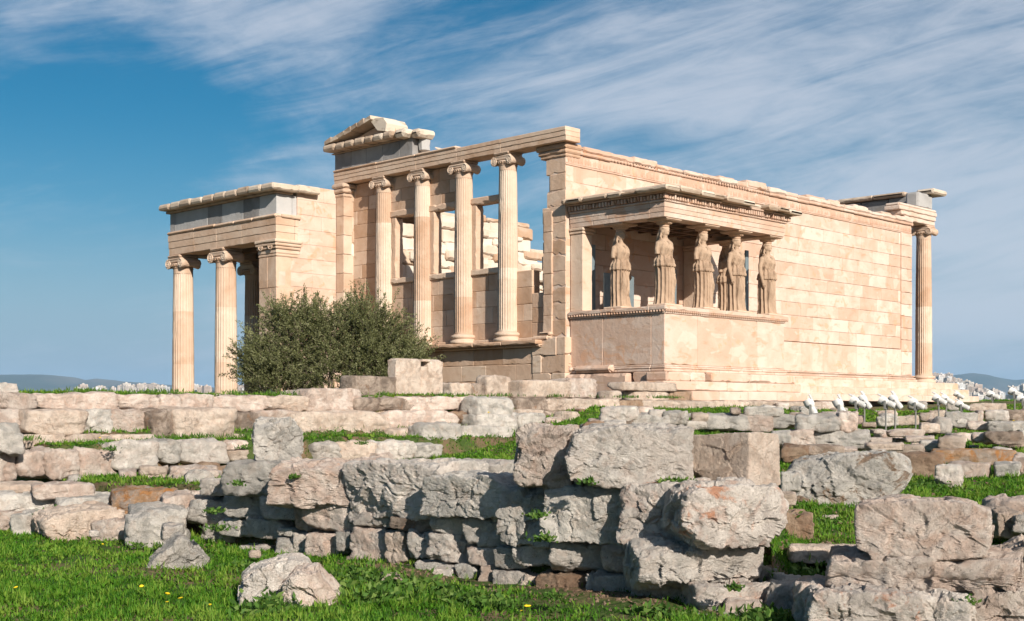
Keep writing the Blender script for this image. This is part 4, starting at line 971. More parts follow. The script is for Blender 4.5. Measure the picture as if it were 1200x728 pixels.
q.box((xa, 0, 0), (nx, .36, hh), .04, .8, .01, rnd, .2); q.box((nx + wd * .16, 0, 0), (xa + wd, .36, hh), .05, .85, .01, rnd, .4); q.box((nx - .02, .07, 0), (nx + wd * .16 + .02, .36, hh * .80), .01, .8); q.box((nx - .02, .01, 0), (nx + wd * .16 + .02, .36, hh * .45), .01, .8); q.box((nx - .02, .0, hh * .93), (nx + wd * .16 + .02, .36, hh - .003), .01, .8); q.build('block', CREAM, e)
row('the broken paving against the temple foot', [(530, 449, 553, 466, 'c'), (553, 450, 572, 470, 'd'), (571, 440, 602, 467, 'c', dict(chips=8, pw=9)), (596, 456, 606, 467, 'c')], 'S', -4.3, .5, G2)
row('the upper row beside the temple corner', [(613, 446, 671, 468, 'c', dict(T=.7)), (668, 444, 700, 467, 'p')], 'S', -4.75, .7, G2, chips=2, pw=22, rough=.5)
row('the ledge under the temple corner', [(609, 466, 642, 482, 'd'), (638, 467, 706, 482, 'c'), (703, 468, 728, 481, 'c'), (726, 469, 756, 481, 'b'), (754, 469, 800, 482, 'c'), (798, 470, 842, 483, 'c'), (840, 470, 880, 483, 'c'), (878, 470, 918, 482, 'c'), (915, 471, 965, 482, 'c'), (963, 471, 990, 481, 'p')], 'S', -4.95, .8, 'foundation blocks under the temple', chips=2, pw=24, rough=.8, ext=.006)
row('the lower ledge of the temple foundation', [(638, 482, 686, 498, 'd'), (680, 482, 712, 496, 'c'), (610, 480, 640, 492, 'c')], 'S', -5.4, .8, 'foundation blocks under the temple', chips=2, pw=18, rough=.6)
row('the rubble between temple corner and podium foot', [(729, 448, 795, 458, 'c'), (744, 458, 785, 470, 'c', dict(p=-4.45)), (716, 458, 730, 469, 'c'), (786, 459, 812, 471, 'b', dict(p=-4.4))], 'S', -4.5, .5, 'foundation blocks under the temple', chips=3, rough=.5)
# behind the big foreground wall, centre right
G3 = 'stones in the grass before the temple'
row('the band of rocks before the podium', [(704, 477, 748, 496, 'w'), (690, 491, 727, 501, 'p'), (724, 489, 742, 502, 'd'), (735, 486, 784, 503, 'g'), (760, 480, 780, 492, 'w'), (776, 482, 806, 498, 'g'), (804, 493, 828, 503, 'w'), (810, 484, 830, 496, 'c'), (827, 484, 876, 504, 'g'), (868, 487, 906, 505, 'p'), (872, 477, 917, 488, 'g'), (856, 478, 868, 486, 'd'), (892, 486, 932, 502, 'g'), (925, 484, 941, 500, 'd')], 'V', 23.5, .8, G3, rough=1.0)
row('the grey cluster left of the floodlights', [(934, 485, 985, 505, 'g', dict(chips=8)), (981, 483, 1004, 506, 'p', dict(chips=8)), (937, 476, 957, 487, 'g', dict(p=26)), (963, 483, 986, 492, 'p', dict(p=25)), (905, 505, 930, 524, 'g'), (925, 503, 954, 525, 'p'), (950, 503, 1017, 526, 'g', dict(T=.9)), (916, 522, 946, 543, 'b', dict(p=18.5)), (946, 522, 990, 533, 'd', dict(p=19)), (980, 524, 1004, 531, 'p', dict(p=19))], 'V', 20.5, .7, G3, rough=1.1)
stone(1014, 519, 1058, 528, 'V', 18.8, .9, 'c', 'flat cream slab lying behind the big lichen spotted boulder', G3)
big = [(921, 560), (932, 541), (960, 533), (1000, 530), (1046, 529), (1062, 538), (1066, 556), (1052, 570), (1040, 590), (1010, 602), (958, 604), (934, 596)]
stone(921, 529, 1066, 604, 'V', 14.3, 1.3, 's', 'huge grey boulder with brown lichen patches, right of the marble block', G3, lvl=6, chips=5, poly=big, name='boulder', fill=.05)
stone(1053, 531, 1103, 559, 'V', 17.6, .7, 'b', 'reddish brown boulder behind the huge grey boulder', G3)
stone(1092, 527, 1189, 543, 'S', -14.5, .35, 'l', 'long low slab with orange lichen in the grass on the right', G3, T_=.5) if False else None
stone(1092, 527, 1189, 544, 'V', 19.5, .5, 'l', 'long low slab with orange lichen in the grass on the right', G3, chips=3, pw=18, rough=.8)
stone(1113, 542, 1158, 560, 'V', 17.6, .45, 'p', 'short flat beige block below the long orange lichened slab', G3, chips=3)
stone(1095, 545, 1127, 571, 'V', 16.6, .4, 'w', 'pale grey wedge shaped stone leaning beside the reddish boulder', G3, chips=9)
stone(1166, 542, 1194, 560, 'V', 17.4, .4, 'g', 'dark grey angular stone near the right edge of the lawn', G3)
stone(1190, 534, 1216, 560, 'V', 17.6, .4, 'p', 'pinkish stone cut by the right edge of the photo', G3)
row('the ruin lines beyond the lawn', [(1100, 511, 1129, 528, 'c', dict(p=21)), (1078, 516, 1112, 528, 'g', dict(p=21.5)), (1050, 521, 1082, 532, 'c', dict(p=20)), (1062, 511, 1094, 518, 'p', dict(p=23)), (1018, 513, 1044, 521, 'p', dict(p=22)), (1040, 503, 1082, 512, 'p', dict(p=25)), (1078, 496, 1101, 508, 'c', dict(p=27)), (1093, 489, 1114, 508, 'w', dict(p=27)), (1108, 483, 1146, 500, 'g', dict(p=30)), (1144, 481, 1152, 496, 'p', dict(p=30)),
    (1155, 481, 1181, 496, 'w', dict(p=30)), (1175, 480, 1206, 495, 'd', dict(p=30.5)), (1136, 473, 1169, 482, 'c', dict(p=36)), (1165, 473, 1179, 482, 'c', dict(p=36)), (1134, 494, 1162, 504, 'p', dict(p=27)), (1158, 494, 1186, 506, 'g', dict(p=26.5)), (1180, 494, 1206, 505, 'g', dict(p=26.5)), (1154, 506, 1198, 520, 'd', dict(p=23)), (1139, 507, 1155, 518, 'p', dict(p=23.5)), (1194, 505, 1215, 517, 'g', dict(p=23))], 'V', 24, .6, G3, rough=.9)
row('the far scatter at the foot of the floodlights', [(1050, 487, 1076, 498, 'c', dict(p=31)), (1028, 488, 1052, 500, 'g', dict(p=30)), (1089, 481, 1108, 491, 'c', dict(p=34)), (1110, 472, 1124, 481, 'w', dict(p=38)), (1078, 484, 1094, 494, 'p', dict(p=33)), (1010, 495, 1026, 502, 'c', dict(p=28)), (1020, 503, 1035, 508, 'p', dict(p=25)), (1000, 487, 1012, 497, 'p', dict(p=29)), (1120, 491, 1135, 497, 'g', dict(p=30)), (1064, 470, 1086, 480, 'g', dict(p=38)), (1040, 490, 1048, 497, 'w', dict(p=31))], 'V', 30, .5, G3, rough=.9)

rs = np.random.RandomState(77)
for i in range(58):
    px_ = rs.uniform(890, 1215); d_ = rs.uniform(19.5, 40); pz = CAM + (FW + RT * (px_ - 600) / F) * d_
    if abs(px_ - 1100) < 130 and 13 < d_ < 17.5: continue
    _seed[0] += 1; w_ = rs.uniform(.08, .32); me = rock_mesh(w_, w_ * rs.uniform(.6, 1), w_ * rs.uniform(.35, .7), _seed[0], 3, 12, 6, .02)
    put(me, [GREY, PINK, CREAM, WHITE, DARK, PINK][i % 6], (pz[0], pz[1], gz(pz[0], pz[1]) + w_ * .15), rs.uniform(0, 3), 'field_stone', 'small weathered stone half sunk in the grass on the right, among the ruin lines', 'small stones in the right hand grass')
for i in range(46):
    px_ = rs.uniform(640, 880) if i < 30 else rs.uniform(60, 460); d_ = rs.uniform(21, 30) if i < 30 else rs.uniform(17.5, 21); pz = CAM + (FW + RT * (px_ - 600) / F) * d_
    _seed[0] += 1; w_ = rs.uniform(.07, .26); me = rock_mesh(w_, w_ * rs.uniform(.6, 1), w_ * rs.uniform(.4, .8), _seed[0], 3, 12, 6, .02)
    put(me, [WHITE, PINK, CREAM, GREY, PINK, BROWN][i % 6], (pz[0], pz[1], gz(pz[0], pz[1]) + w_ * .2), rs.uniform(0, 3), 'field_stone', 'small broken stone lying ' + ('in the grass below the temple steps' if i < 30 else 'on the terrace grass at the left'), 'small stones ' + ('below the temple steps' if i < 30 else 'on the left terraces'))
# the big dry-stone wall in the foreground: faces west along x=-19.3, corner at its south end
WX = -19.32; GW = 'stones of the dry wall in the foreground'
stone(262, 541, 333, 582, 'W', WX - .05, 1.0, 'g', 'flat grey slab on top of the dry wall under the upright boulder', GW, chips=5)
stone(325, 541, 432, 594, 'W', WX + .0, .8, 'p', 'broad pinkish grey capstone with smooth top, next to the upright boulder', GW, chips=4, lvl=6)
stone(398, 540, 505, 608, 'W', WX + .05, .75, 'w', 'longest pale capstone in the middle of the dry wall', GW, chips=4, lvl=6, yaw=4)
stone(492, 558, 592, 607, 'W', WX - .05, .7, 'g', 'pitted grey capstone overhanging the middle of the dry wall', GW, chips=4, lvl=6, rough=1.0, yaw=9)
stone(510, 541, 567, 566, 'W', WX + .9, .7, 'w', 'rounded pale boulder on the grass edge behind the capstones', GW, chips=6, lvl=5)
stone(576, 569, 634, 640, 'W', WX - .03, .7, 'g', 'tall knobbly grey block between capstones and squared block', GW, lvl=6, rough=1.3)
stone(631, 568, 712, 635, 'W', WX - .04, .8, 'g', 'squared grey block with chiselled face in the dry wall', GW, lvl=6, pw=26, chips=2, rough=.8)
stone(708, 565, 783, 641, 'W', WX - .02, .8, 'r', 'orange stained upright block left of the great corner stone', GW, lvl=6, chips=4)
cor = [(775, 600), (782, 575), (800, 566), (890, 565), (903, 585), (900, 610), (880, 632), (840, 637), (800, 634), (778, 620)]
stone(774, 565, 903, 637, 'V', 10.35, 1.0, 'r', 'great corner stone with a rust red patch at the end of the dry wall', GW, lvl=6, poly=cor, chips=3, yaw=18)
stone(606, 499, 672, 569, 'V', 11.55, .8, 'p', 'pinkish upper block left of the broad pale block', GW, lvl=6, chips=5, yaw=-8, poly=[(606, 545), (612, 505), (625, 500), (672, 500), (674, 569), (612, 569)])
stone(662, 500, 812, 569, 'V', 11.15, .9, 'w', 'broad pale block crowning the dry wall', GW, lvl=6, chips=4, yaw=4, pw=18, poly=[(662, 530), (672, 508), (700, 500), (806, 501), (806, 560), (790, 569), (705, 569), (668, 560)])
# squared marble block, corner edge turned to the path
ce = onD(877, 573, 11.25); lw = onX(806, 570, ce[0])[1] - ce[1]; le = onY(917, 573, ce[1])[0] - ce[0]; ht = (onD(877, 509, 11.25) - ce)[2]
q = MB(); q.box((0, 0, 0), (le, lw, ht), .03, .6, .006, rnd, .15); 
me = rock_mesh(le / 2, lw / 2, ht / 2, 991, 6, 40, 1, .010, .35)
put(me, CREAM, (ce[0] + le / 2, ce[1] + lw / 2, ce[2] + ht / 2), 0, 'marble_block', 'squared cream marble block with a cracked upper edge, right of the broad pale block', GW)
up_ = [(299, 500), (304, 490), (340, 491), (352, 505), (352, 538), (330, 543), (301, 541), (298, 520)]
stone(297, 489, 353, 545, 'V', 15.3, .75, 'g', 'upright grey boulder standing on the left part of the dry wall', GW, lvl=6, poly=up_, chips=5, rough=1.2)
L2 = [(232, 560, 272, 584, 'w'), (262, 578, 306, 612, 'g'), (217, 586, 262, 620, 'g'), (302, 578, 348, 613, 'w'), (338, 588, 362, 624, 'p'), (354, 590, 414, 624, 'p'), (402, 598, 452, 621, 'w'), (448, 604, 500, 626, 'd'), (494, 605, 540, 628, 'g'), (537, 607, 582, 641, 'w')]
row('the second course of the dry wall', L2, 'W', WX + .1, .6, GW, chips=7, lvl=5, ext=-.03)
L3 = [(226, 612, 258, 640, 'g'), (252, 606, 290, 632, 'g'), (286, 606, 322, 634, 'w'), (318, 618, 336, 631, 'g'), (330, 622, 352, 656, 'w'), (352, 622, 394, 656, 'p'), (386, 620, 406, 650, 'g'), (403, 617, 446, 666, 'p'), (442, 622, 472, 664, 'c'), (465, 620, 496, 658, 'w'), (493, 624, 540, 661, 'w'), (533, 638, 572, 668, 'p'), (566, 640, 602, 670, 'g'), (588, 637, 632, 666, 'w'), (630, 634, 691, 673, 'w', dict(chips=6)), (690, 635, 738, 675, 'p')]
row('the third course of the dry wall', L3, 'W', WX + .08, .6, GW, chips=8, lvl=5, ext=-.035)
L4 = [(277, 638, 302, 662, 'w'), (311, 630, 354, 658, 'g'), (395, 650, 425, 672, 'd'), (450, 660, 480, 682, 'd'), (476, 656, 512, 682, 'g'), (491, 664, 513, 691, 'w', dict(p=WX - .1)), (520, 660, 547, 682, 'g'), (544, 658, 572, 690, 'p'), (566, 668, 602, 697, 'w'), (597, 672, 620, 703, 'c'), (618, 670, 672, 702, 'b'), (667, 670, 690, 711, 'w'), (685, 671, 733, 706, 'w'), (730, 670, 800, 713, 'g')]
row('the lowest course of the dry wall', L4, 'W', WX + .05, .6, GW, chips=8, lvl=5, ext=-.035)
stone(731, 632, 877, 683, 'V', 10.55, .9, 'w', 'long angular block directly under the great corner stone', GW, lvl=6, chips=7, yaw=15, rough=1.2)
stone(794, 677, 886, 718, 'V', 10.4, .9, 'r', 'white block with rust patches at the foot of the wall corner', GW, lvl=6, chips=8, yaw=20)
stone(816, 714, 880, 738, 'V', 10.1, .6, 'g', 'low grey stone at the bottom of the wall corner', GW, lvl=5)
stone(850, 703, 893, 723, 'V', 10.2, .3, 'p', 'thin pinkish shard beside the foot of the wall corner', GW, lvl=5, chips=9)
stone(724, 706, 768, 728, 'V', 10.6, .3, 'p', 'half buried pinkish stone before the lowest course', GW, lvl=5)
# rubble core inside the wall
for i in range(34):
    t = rnd.uniform(.2, 9.0); x = WX + .55 + rnd.uniform(0, .25); y = -18.9 + t; z = rnd.uniform(-2.7, -2.0 if t > 3 else -1.85)
    _seed[0] += 1; me = rock_mesh(rnd.uniform(.14, .26), rnd.uniform(.14, .28), rnd.uniform(.12, .2), _seed[0], 3, 12, 7, .02)
    put(me, [GREY, BROWN, DARK][i % 3], (x, y, z), rnd.uniform(0, 3), 'rubble_stone', 'small shadowed rubble stone packed in the core of the dry wall', 'rubble in the core of the dry wall')
# left end of the wall and fallen stones
G5 = 'fallen rocks along the lawn edge'
row('the lower left line of rocks by the lawn', [(-20, 577, 74, 606, 'g', dict(p=17.2)), (68, 580, 137, 600, 'g', dict(p=17)), (132, 572, 207, 605, 'l', dict(p=16.6)), (190, 577, 256, 606, 'p', dict(p=16.0)), (-12, 594, 32, 634, 'p', dict(p=17)), (14, 600, 52, 640, 'g', dict(p=16.6)), (108, 603, 162, 648, 'p', dict(p=15.8, poly=[(108, 610), (140, 603), (162, 605), (155, 645), (112, 646)])), (150, 592, 218, 652, 'g', dict(p=15.2, chips=7))], 'V', 16.5, .9, G5, lvl=5)
stone(44, 592, 140, 643, 'V', 15.9, 1.0, 'c', 'big cream block with a rough hewn left face by the lawn', G5, lvl=6, yaw=12, chips=3, poly=[(45, 606), (60, 598), (120, 592), (139, 602), (128, 622), (98, 642), (60, 634), (47, 622)])
stone(160, 626, 244, 681, 'V', 12.9, .8, 'g', 'fallen pointed grey boulder lying on the lawn at left', G5, lvl=6, chips=4, poly=[(160, 671), (185, 648), (207, 628), (215, 627), (243, 656), (240, 664), (222, 676), (180, 681)], name='boulder')
stone(190, 614, 215, 632, 'V', 14, .3, 'w', 'small white stone above the fallen pointed boulder', G5, lvl=4)
stone(281, 652, 371, 724, 'V', 10.9, .7, 'w', 'white grey boulder lying in the grass, left of its pink neighbour', G5, lvl=6, chips=4, poly=[(282, 700), (285, 675), (305, 660), (345, 652), (362, 657), (371, 672), (350, 700), (300, 724), (286, 718)], name='boulder')
stone(330, 665, 399, 714, 'V', 10.5, .6, 'p', 'pink boulder leaning on the white grey boulder in the grass', G5, lvl=6, chips=5, poly=[(331, 682), (350, 668), (372, 666), (398, 694), (392, 705), (366, 713), (334, 706)], name='boulder')
stone(386, 724, 418, 740, 'V', 10.1, .3, 'g', 'flat grey stone at the very bottom edge of the lawn', G5)
stone(447, 672, 470, 689, 'V', 12.0, .2, 'p', 'small pink stone alone before the dry wall', G5, lvl=4)
for i, (x_, y_, s_) in enumerate(((105, 622, 6), (300, 664, 6), (292, 645, 8), (560, 700, 5), (700, 716, 6), (172, 657, 8), (205, 665, 5), (640, 712, 7))): stone(x_, y_, x_ + s_ * 1.6, y_ + s_, 'V', 11 if y_ > 690 else 13.5, .1, 'wpcg'[i % 4], 'small loose pebble sized stone near the foot of the dry wall', 'small stones at the wall foot', lvl=3, name='small_stone')
# right foreground
G6 = 'rocks at the right foreground'
stone(1008, 586, 1152, 652, 'V', 9.35, .8, 'p', 'massive flat topped capstone perched on the right foreground pile', G6, lvl=6, chips=3, pw=14, rough=.75, poly=[(1005, 612), (1008, 592), (1040, 584), (1125, 582), (1155, 592), (1157, 620), (1150, 646), (1090, 653), (1030, 650), (1008, 640)], name='boulder')
stone(972, 647, 1186, 692, 'V', 9.35, .95, 'p', 'long craggy pink rock directly under the massive capstone', G6, lvl=6, chips=5, rough=1.3, pw=12)
stone(944, 684, 1072, 745, 'V', 9.2, .8, 'r', 'rust stained broken rock at the lower left of the capstone pile', G6, lvl=6, chips=6, rough=1.3, yaw=8)
stone(1064, 688, 1142, 745, 'V', 9.15, .7, 'w', 'pale broken rock in the middle of the bottom edge pile', G6, lvl=6, chips=6, rough=1.2, yaw=-6)
stone(1134, 684, 1206, 745, 'V', 9.2, .7, 'p', 'pink broken rock at the lower right of the capstone pile', G6, lvl=6, chips=6, rough=1.2, yaw=5)
stone(1140, 632, 1262, 725, 'V', 10.2, 1.2, 'c', 'rough cream rock at the right edge behind the craggy rock', G6, lvl=6, chips=5, poly=[(1140, 690), (1150, 655), (1200, 632), (1262, 640), (1262, 725), (1150, 725)], name='boulder')
stone(1154, 583, 1212, 614, 'V', 12.9, .8, 'p', 'pinkish broken block behind the massive capstone', G6, lvl=5)
stone(1158, 596, 1187, 628, 'V', 12.4, .5, 'c', 'cream block standing at the right edge of the lawn', G6, lvl=5, chips=2, pw=26, yaw=20)
stone(1187, 603, 1230, 625, 'V', 12.2, .5, 'g', 'low grey block at the right edge beside the cream block', G6, lvl=5, chips=2, pw=26)
stone(926, 640, 1010, 656, 'V', 11.1, .5, 'c', 'thin pale slab lying flat between wall corner and capstone', G6, lvl=5, chips=2, pw=20)
stone(900, 600, 951, 630, 'V', 12.5, .6, 'b', 'brown earthy rock in the grass right of the great corner stone', G6, lvl=5)
stone(886, 617, 904, 634, 'V', 12, .3, 'g', 'small grey stone under the brown earthy rock', G6, lvl=4)
stone(902, 577, 932, 590, 'V', 13.5, .3, 'c', 'small cream stone right of the squared marble block', G6, lvl=4)
stone(964, 603, 982, 616, 'V', 13.6, .3, 'p', 'small pink stone at the foot of the huge grey boulder', G6, lvl=4)
stone(915, 553, 938, 575, 'V', 14.0, .3, 'g', 'narrow grey stone leaning on the huge grey boulder', G6, lvl=4)
stone(886, 662, 912, 690, 'V', 10.8, .4, 'w', 'pale stone in the weeds right of the long angular block', G6, lvl=5)
stone(900, 678, 938, 716, 'V', 10.3, .5, 'g', 'grey stone in the weeds beside the craggy rock', G6, lvl=5)
stone(930, 680, 976, 724, 'V', 9.7, .5, 'p', 'pinkish grey stone tucked left of the craggy rock', G6, lvl=5)

# ------------------------------------------------------------------ olive tree
def leaf_quads(C_, D_, Ln, Wd, tint):
    """C_ centres, D_ directions; two-triangle leaves"""
    k = len(C_); rv = np.random.RandomState(k).normal(size=(k, 3)); side_ = np.cross(D_, rv); side_ /= np.linalg.norm(side_, axis=1)[:, None] + 1e-9
    a = C_; b_ = C_ + D_ * (Ln * .5)[:, None] + side_ * (Wd * .5)[:, None]; c = C_ + D_ * Ln[:, None]; d = C_ + D_ * (Ln * .5)[:, None] - side_ * (Wd * .5)[:, None]
    V = np.stack([a, b_, c, d], 1).reshape(-1, 3); return V, tint
def quads_obj(name, V, tint, m, parent=None, loc=None, tri=False):
    k = len(V) // 4; me = bpy.data.meshes.new(name); me.vertices.add(len(V)); me.vertices.foreach_set('co', V.ravel())
    me.loops.add(len(V)); me.loops.foreach_set('vertex_index', np.arange(len(V))); me.polygons.add(k); me.polygons.foreach_set('loop_start', np.arange(k) * 4)
    me.update(calc_edges=True); at = me.attributes.new('tint', 'FLOAT', 'FACE'); at.data.foreach_set('value', tint.astype(np.float32)); me.materials.append(m)
    o = bpy.data.objects.new(name, me); COL.objects.link(o); o.parent = parent
    if loc is not None: o.location = loc
    return o
TR = np.array([-5.2, 5.0, -3.2]); tree = empty('olive_tree', TR, label='bushy grey green olive tree growing before the west front of the temple', cat='tree')
rs = np.random.RandomState(4); tw = MB(); CC = []; DD = []; TT = []
lobes = [(318, 425, 34, 46, 1.5), (350, 400, 30, 52, 1.6), (332, 378, 18, 26, .7), (390, 405, 36, 50, 1.6), (372, 385, 20, 30, .8), (425, 405, 34, 46, 1.5), (422, 378, 16, 26, .7), (448, 392, 16, 26, .8), (458, 418, 28, 34, 1.3), (476, 430, 22, 22, 1.0), (304, 440, 22, 34, 1.0), (390, 440, 60, 40, 1.9), (330, 450, 40, 34, 1.5), (450, 440, 38, 34, 1.5)]
tm_ = empty('trunk', (0, 0, 0)); bpy.data.objects.remove(tm_)
for (px, py, rx, ry, wgt) in lobes:
    c = onD(px, py, 38.0) - TR; a = rx * 38 / F; h = ry * .74 * 38 / F
    pts = [(0, 0, .0), (c[0] * .2, c[1] * .2, .8), (c[0] * .6, c[1] * .6, max(.9, c[2] * .5)), tuple(c)]
    tw.add(*tube(pts, [.13, .09, .05, .02], 7))
    for _ in range(int(158 * wgt)):
        u = rs.normal(size=3); u /= np.linalg.norm(u); st_ = c + u * [a * .72, a * 1.0, h] * rs.uniform(.25, 1.12)
        dr = u * [1, 1, .35] + [0, 0, rs.uniform(.3, 1.2)] + rs.normal(0, .25, 3); dr /= np.linalg.norm(dr); ln = rs.uniform(.35, .85)
        bend = rs.normal(0, .15, 3); nl = int(62 * ln / .6); t = np.sort(rs.uniform(.05, 1, nl))
        P_ = st_ + dr * (t * ln)[:, None] + bend * (t ** 2 * ln)[:, None]; ld = dr + rs.normal(0, .65, (nl, 3)); ld /= np.linalg.norm(ld, axis=1)[:, None]
        CC.append(P_ + rs.normal(0, .02, (nl, 3))); DD.append(ld); TT.append(np.clip(rs.uniform(0, 1, nl) * .6 + rs.uniform(0, .4), 0, 1))
        if _ % 4 == 0: tw.add(*tube([st_, st_ + dr * ln * .5, st_ + dr * ln + bend * ln], [.012, .008, .003], 4))
tw.build('trunk', BARK, tree)
CC = np.concatenate(CC); DD = np.concatenate(DD); TT = np.concatenate(TT); k = len(CC)
V, t_ = leaf_quads(CC, DD, rs.uniform(.05, .09, k), rs.uniform(.018, .03, k), TT); quads_obj('crown', V, t_, OLIVE, tree)

# ------------------------------------------------------------------ floodlights
def floodlight(first=[None]):
    e = empty('floodlight'); 
    q = MB(); q.add(*lathe([(.02, 0), (.02, .46)], 10)); q.box((-.06, -.06, 0), (.06, .06, .02), .005); q.build('post', GALV, e)
    q = MB()      # barrel pointing along -x with a deeper hood in front and cooling ribs behind
    V, Fc = lathe([(.05, -.30), (.075, -.29), (.085, -.26), (.085, -.05), (.10, -.03), (.125, .02), (.135, .06), (.135, .20), (.125, .20), (.120, .07)], 22); V = np.stack([-V[:, 2], V[:, 0], V[:, 1]], 1); q.add(V, [f for f in Fc if 221 not in f])
    for k in range(4):
        V, Fc = lathe([(.085, 0), (.098, .004), (.098, .012), (.085, .016)], 18); q.add(np.stack([V[:, 2] + .10 + k * .04, V[:, 0], V[:, 1]], 1), Fc)
    q.box((-.30, -.115, .09), (-.16, .115, .135), .015)
    h = q.build('housing', WPAINT, e); h.location = (0, 0, .56)
    g_ = MB(); V, Fc = lathe([(.10, 0), (.10, .01)], 20); V = np.stack([V[:, 2] - .085, V[:, 0] * 1.15, V[:, 1] * 1.15], 1); g_.add(V, Fc); gg = g_.build('lens', DGLASS, h)
    q = MB(); 
    for s in (-1, 1): q.box((-.025, s * .125 - .006, -.16), (.025, s * .125 + .006, .03), .003)
    q.box((-.025, -.125, -.17), (.025, .125, -.155), .003); br = q.build('bracket', GALV, e); br.location = (0, 0, .56)
    return e
FL = [(950, 492, 25.5, -62, 40, 'left of the upright pink wedge stone'), (984, 490, 26, -62, 38, 'above the upright pink wedge stone'), (1004, 500, 29, -25, 205, 'in the first pair, tilted low'), (1013, 497, 29.5, -50, 140, 'in the first pair, leaning right'), (1038, 500, 28.5, -25, 205, 'in the second pair, tilted low'), (1049, 498, 29, -50, 140, 'in the second pair, leaning right'),
      (1073, 494, 30, -28, 205, 'standing alone right of the second pair'), (1100, 490, 33, -30, 205, 'in front of the temple step end'), (1109, 488, 34, -30, 200, 'second of the two before the step end'), (1127, 484, 35, -25, 205, 'low on the grass right of the steps'), (1123, 470, 46, -30, 205, 'farthest, small against the city'), (1163, 478, 37, -25, 205, 'against the sky left of the edge pair'), (1189, 480, 34, -25, 205, 'tallest by the right edge'), (1199, 482, 33, -15, 205, 'lowest cut by the right edge')]
f0 = None
for i, (px, pyb, d, tilt, az, wh) in enumerate(FL):
    if f0 is None: e = floodlight(); f0 = e
    else:
        e = f0.copy(); COL.objects.link(e)
        for ch in f0.children:
            q = ch.copy(); COL.objects.link(q); q.parent = e
            for g2 in ch.children: r_ = g2.copy(); COL.objects.link(r_); r_.parent = q
    top_y = {950: 466, 984: 466}.get(px, None)
    p_ = onD(px, pyb, d); z = gz(p_[0], p_[1])
    e.location = (p_[0], p_[1], z); e.scale = (1, 1, 1)
    tgt = {950: 476, 984: 476, 1004: 471, 1013: 470, 1038: 471, 1049: 470, 1073: 473, 1100: 468, 1109: 468, 1127: 475, 1123: 463, 1163: 463, 1189: 460, 1199: 468}[px]
    zt = onD(px, tgt, d)[2] - z; 
    for ch in e.children:
        if ch.name.startswith('post'): ch.scale.z = max(.15, zt - .14) / .46
        elif ch.name.startswith('housing'): ch.location.z = zt; ch.rotation_euler = (0, R(tilt * -1), -YAW + R(-32 + (az % 7) * 3)); ch.scale = (.74, .74, .74)
        else: ch.location.z = zt; ch.rotation_euler = (0, 0, -YAW + R(-32 + (az % 7) * 3))
    tag(e, 'white hooded floodlight on a short post, ' + wh, 'floodlight', 'floodlights aimed at the temple')

# pigeon on the wall top
q = MB(); q.add(*ellipsoid((0, 0, .09), (.12, .06, .065), 14, 8)); q.add(*ellipsoid((-.10, 0, .165), (.035, .03, .035), 10, 6)); q.add(*tube([(-.06, 0, .11), (-.09, 0, .16)], [.045, .03], 8)); q.add(*tube([(.08, 0, .085), (.22, 0, .05)], [.04, .018], 6)); q.add(*tube([(-.13, 0, .162), (-.158, 0, .155)], [.01, .002], 5))
q.add(*tube([(-.01, .02, .04), (-.015, .02, -.01)], .006, 5)); q.add(*tube([(-.01, -.02, .04), (-.015, -.02, -.01)], .006, 5))
tag(q.build('pigeon', plain('dark_feathers', (.09, .085, .10)), None, True, origin=(15.45, .3, 6.60)), 'small dark pigeon perched on top of the long block wall', 'bird')

# ------------------------------------------------------------------ far city
m, n, l, b = mat('city_plaster'); oi = n.new('ShaderNodeObjectInfo'); cr = n.new('ShaderNodeValToRGB'); l.new(oi.outputs['Random'], cr.inputs[0]); e_ = cr.color_ramp.elements
e_[0].color = (.62, .58, .52, 1); e_[1].color = (.70, .62, .52, 1); k_ = e_.new(.5); k_.color = (.52, .40, .32, 1); k_ = e_.new(.7); k_.color = (.75, .74, .72, 1); l.new(cr.outputs[0], b.inputs['Base Color']); PLA = m
WIN = plain('window_shade', (.06, .06, .07), .3); ROOF = plain('roof_slab', (.30, .24, .20), .9)
def house(wx, wy, nf, seed):
    rs = np.random.RandomState(seed); q = MB(); h = nf * 3.1
    q.box((-wx / 2, -wy / 2, -14), (wx / 2, wy / 2, h), .05, .5, mi=0)
    for f_ in range(nf):
        z = f_ * 3.1 + .8
        for side_ in range(2):
            k = int(((wx, wy)[side_]) // 3.2)
            for j in range(k):
                u = -(wx, wy)[side_] / 2 + 1.2 + j * 3.2
                if side_ == 0: q.box((u, -wy / 2 - .08, z), (u + 1.6, -wy / 2 + .1, z + 1.6), .02, .5, mi=1)
                else: q.box((-wx / 2 - .08, u, z), (-wx / 2 + .1, u + 1.6, z + 1.6), .02, .5, mi=1)
        q.box((-wx / 2 + .5, -wy / 2 - 1.3, z - .9), (wx / 2 - .5, -wy / 2 - .1, z - .7), .02, .5, mi=0)
    q.box((-wx / 2 - .3, -wy / 2 - .3, h), (wx / 2 + .3, wy / 2 + .3, h + .5), .05, .5, mi=2 if seed % 2 else 0)
    q.box((-2, -1, h + .5), (2.5, 2.5, h + 3), .05, .5, mi=0)
    o = q.build('apartment_block', [PLA, WIN, ROOF]); return o
kinds = [house(14, 12, 4, 1), house(18, 12, 5, 2), house(12, 12, 3, 3), house(24, 14, 4, 4)]
rs = np.random.RandomState(9); cnt = 0
zones = [(88, 200, 44, 'on the far left ridge beyond the terrace wall'), (222, 248, 10, 'in the gap between the first two porch columns'), (274, 292, 12, 'beside the dark inner porch column'), (1074, 1172, 105, 'on the steep city hill right of the corner column'), (1172, 1212, 18, 'on the low ridge at the right edge')]
used_k = set()
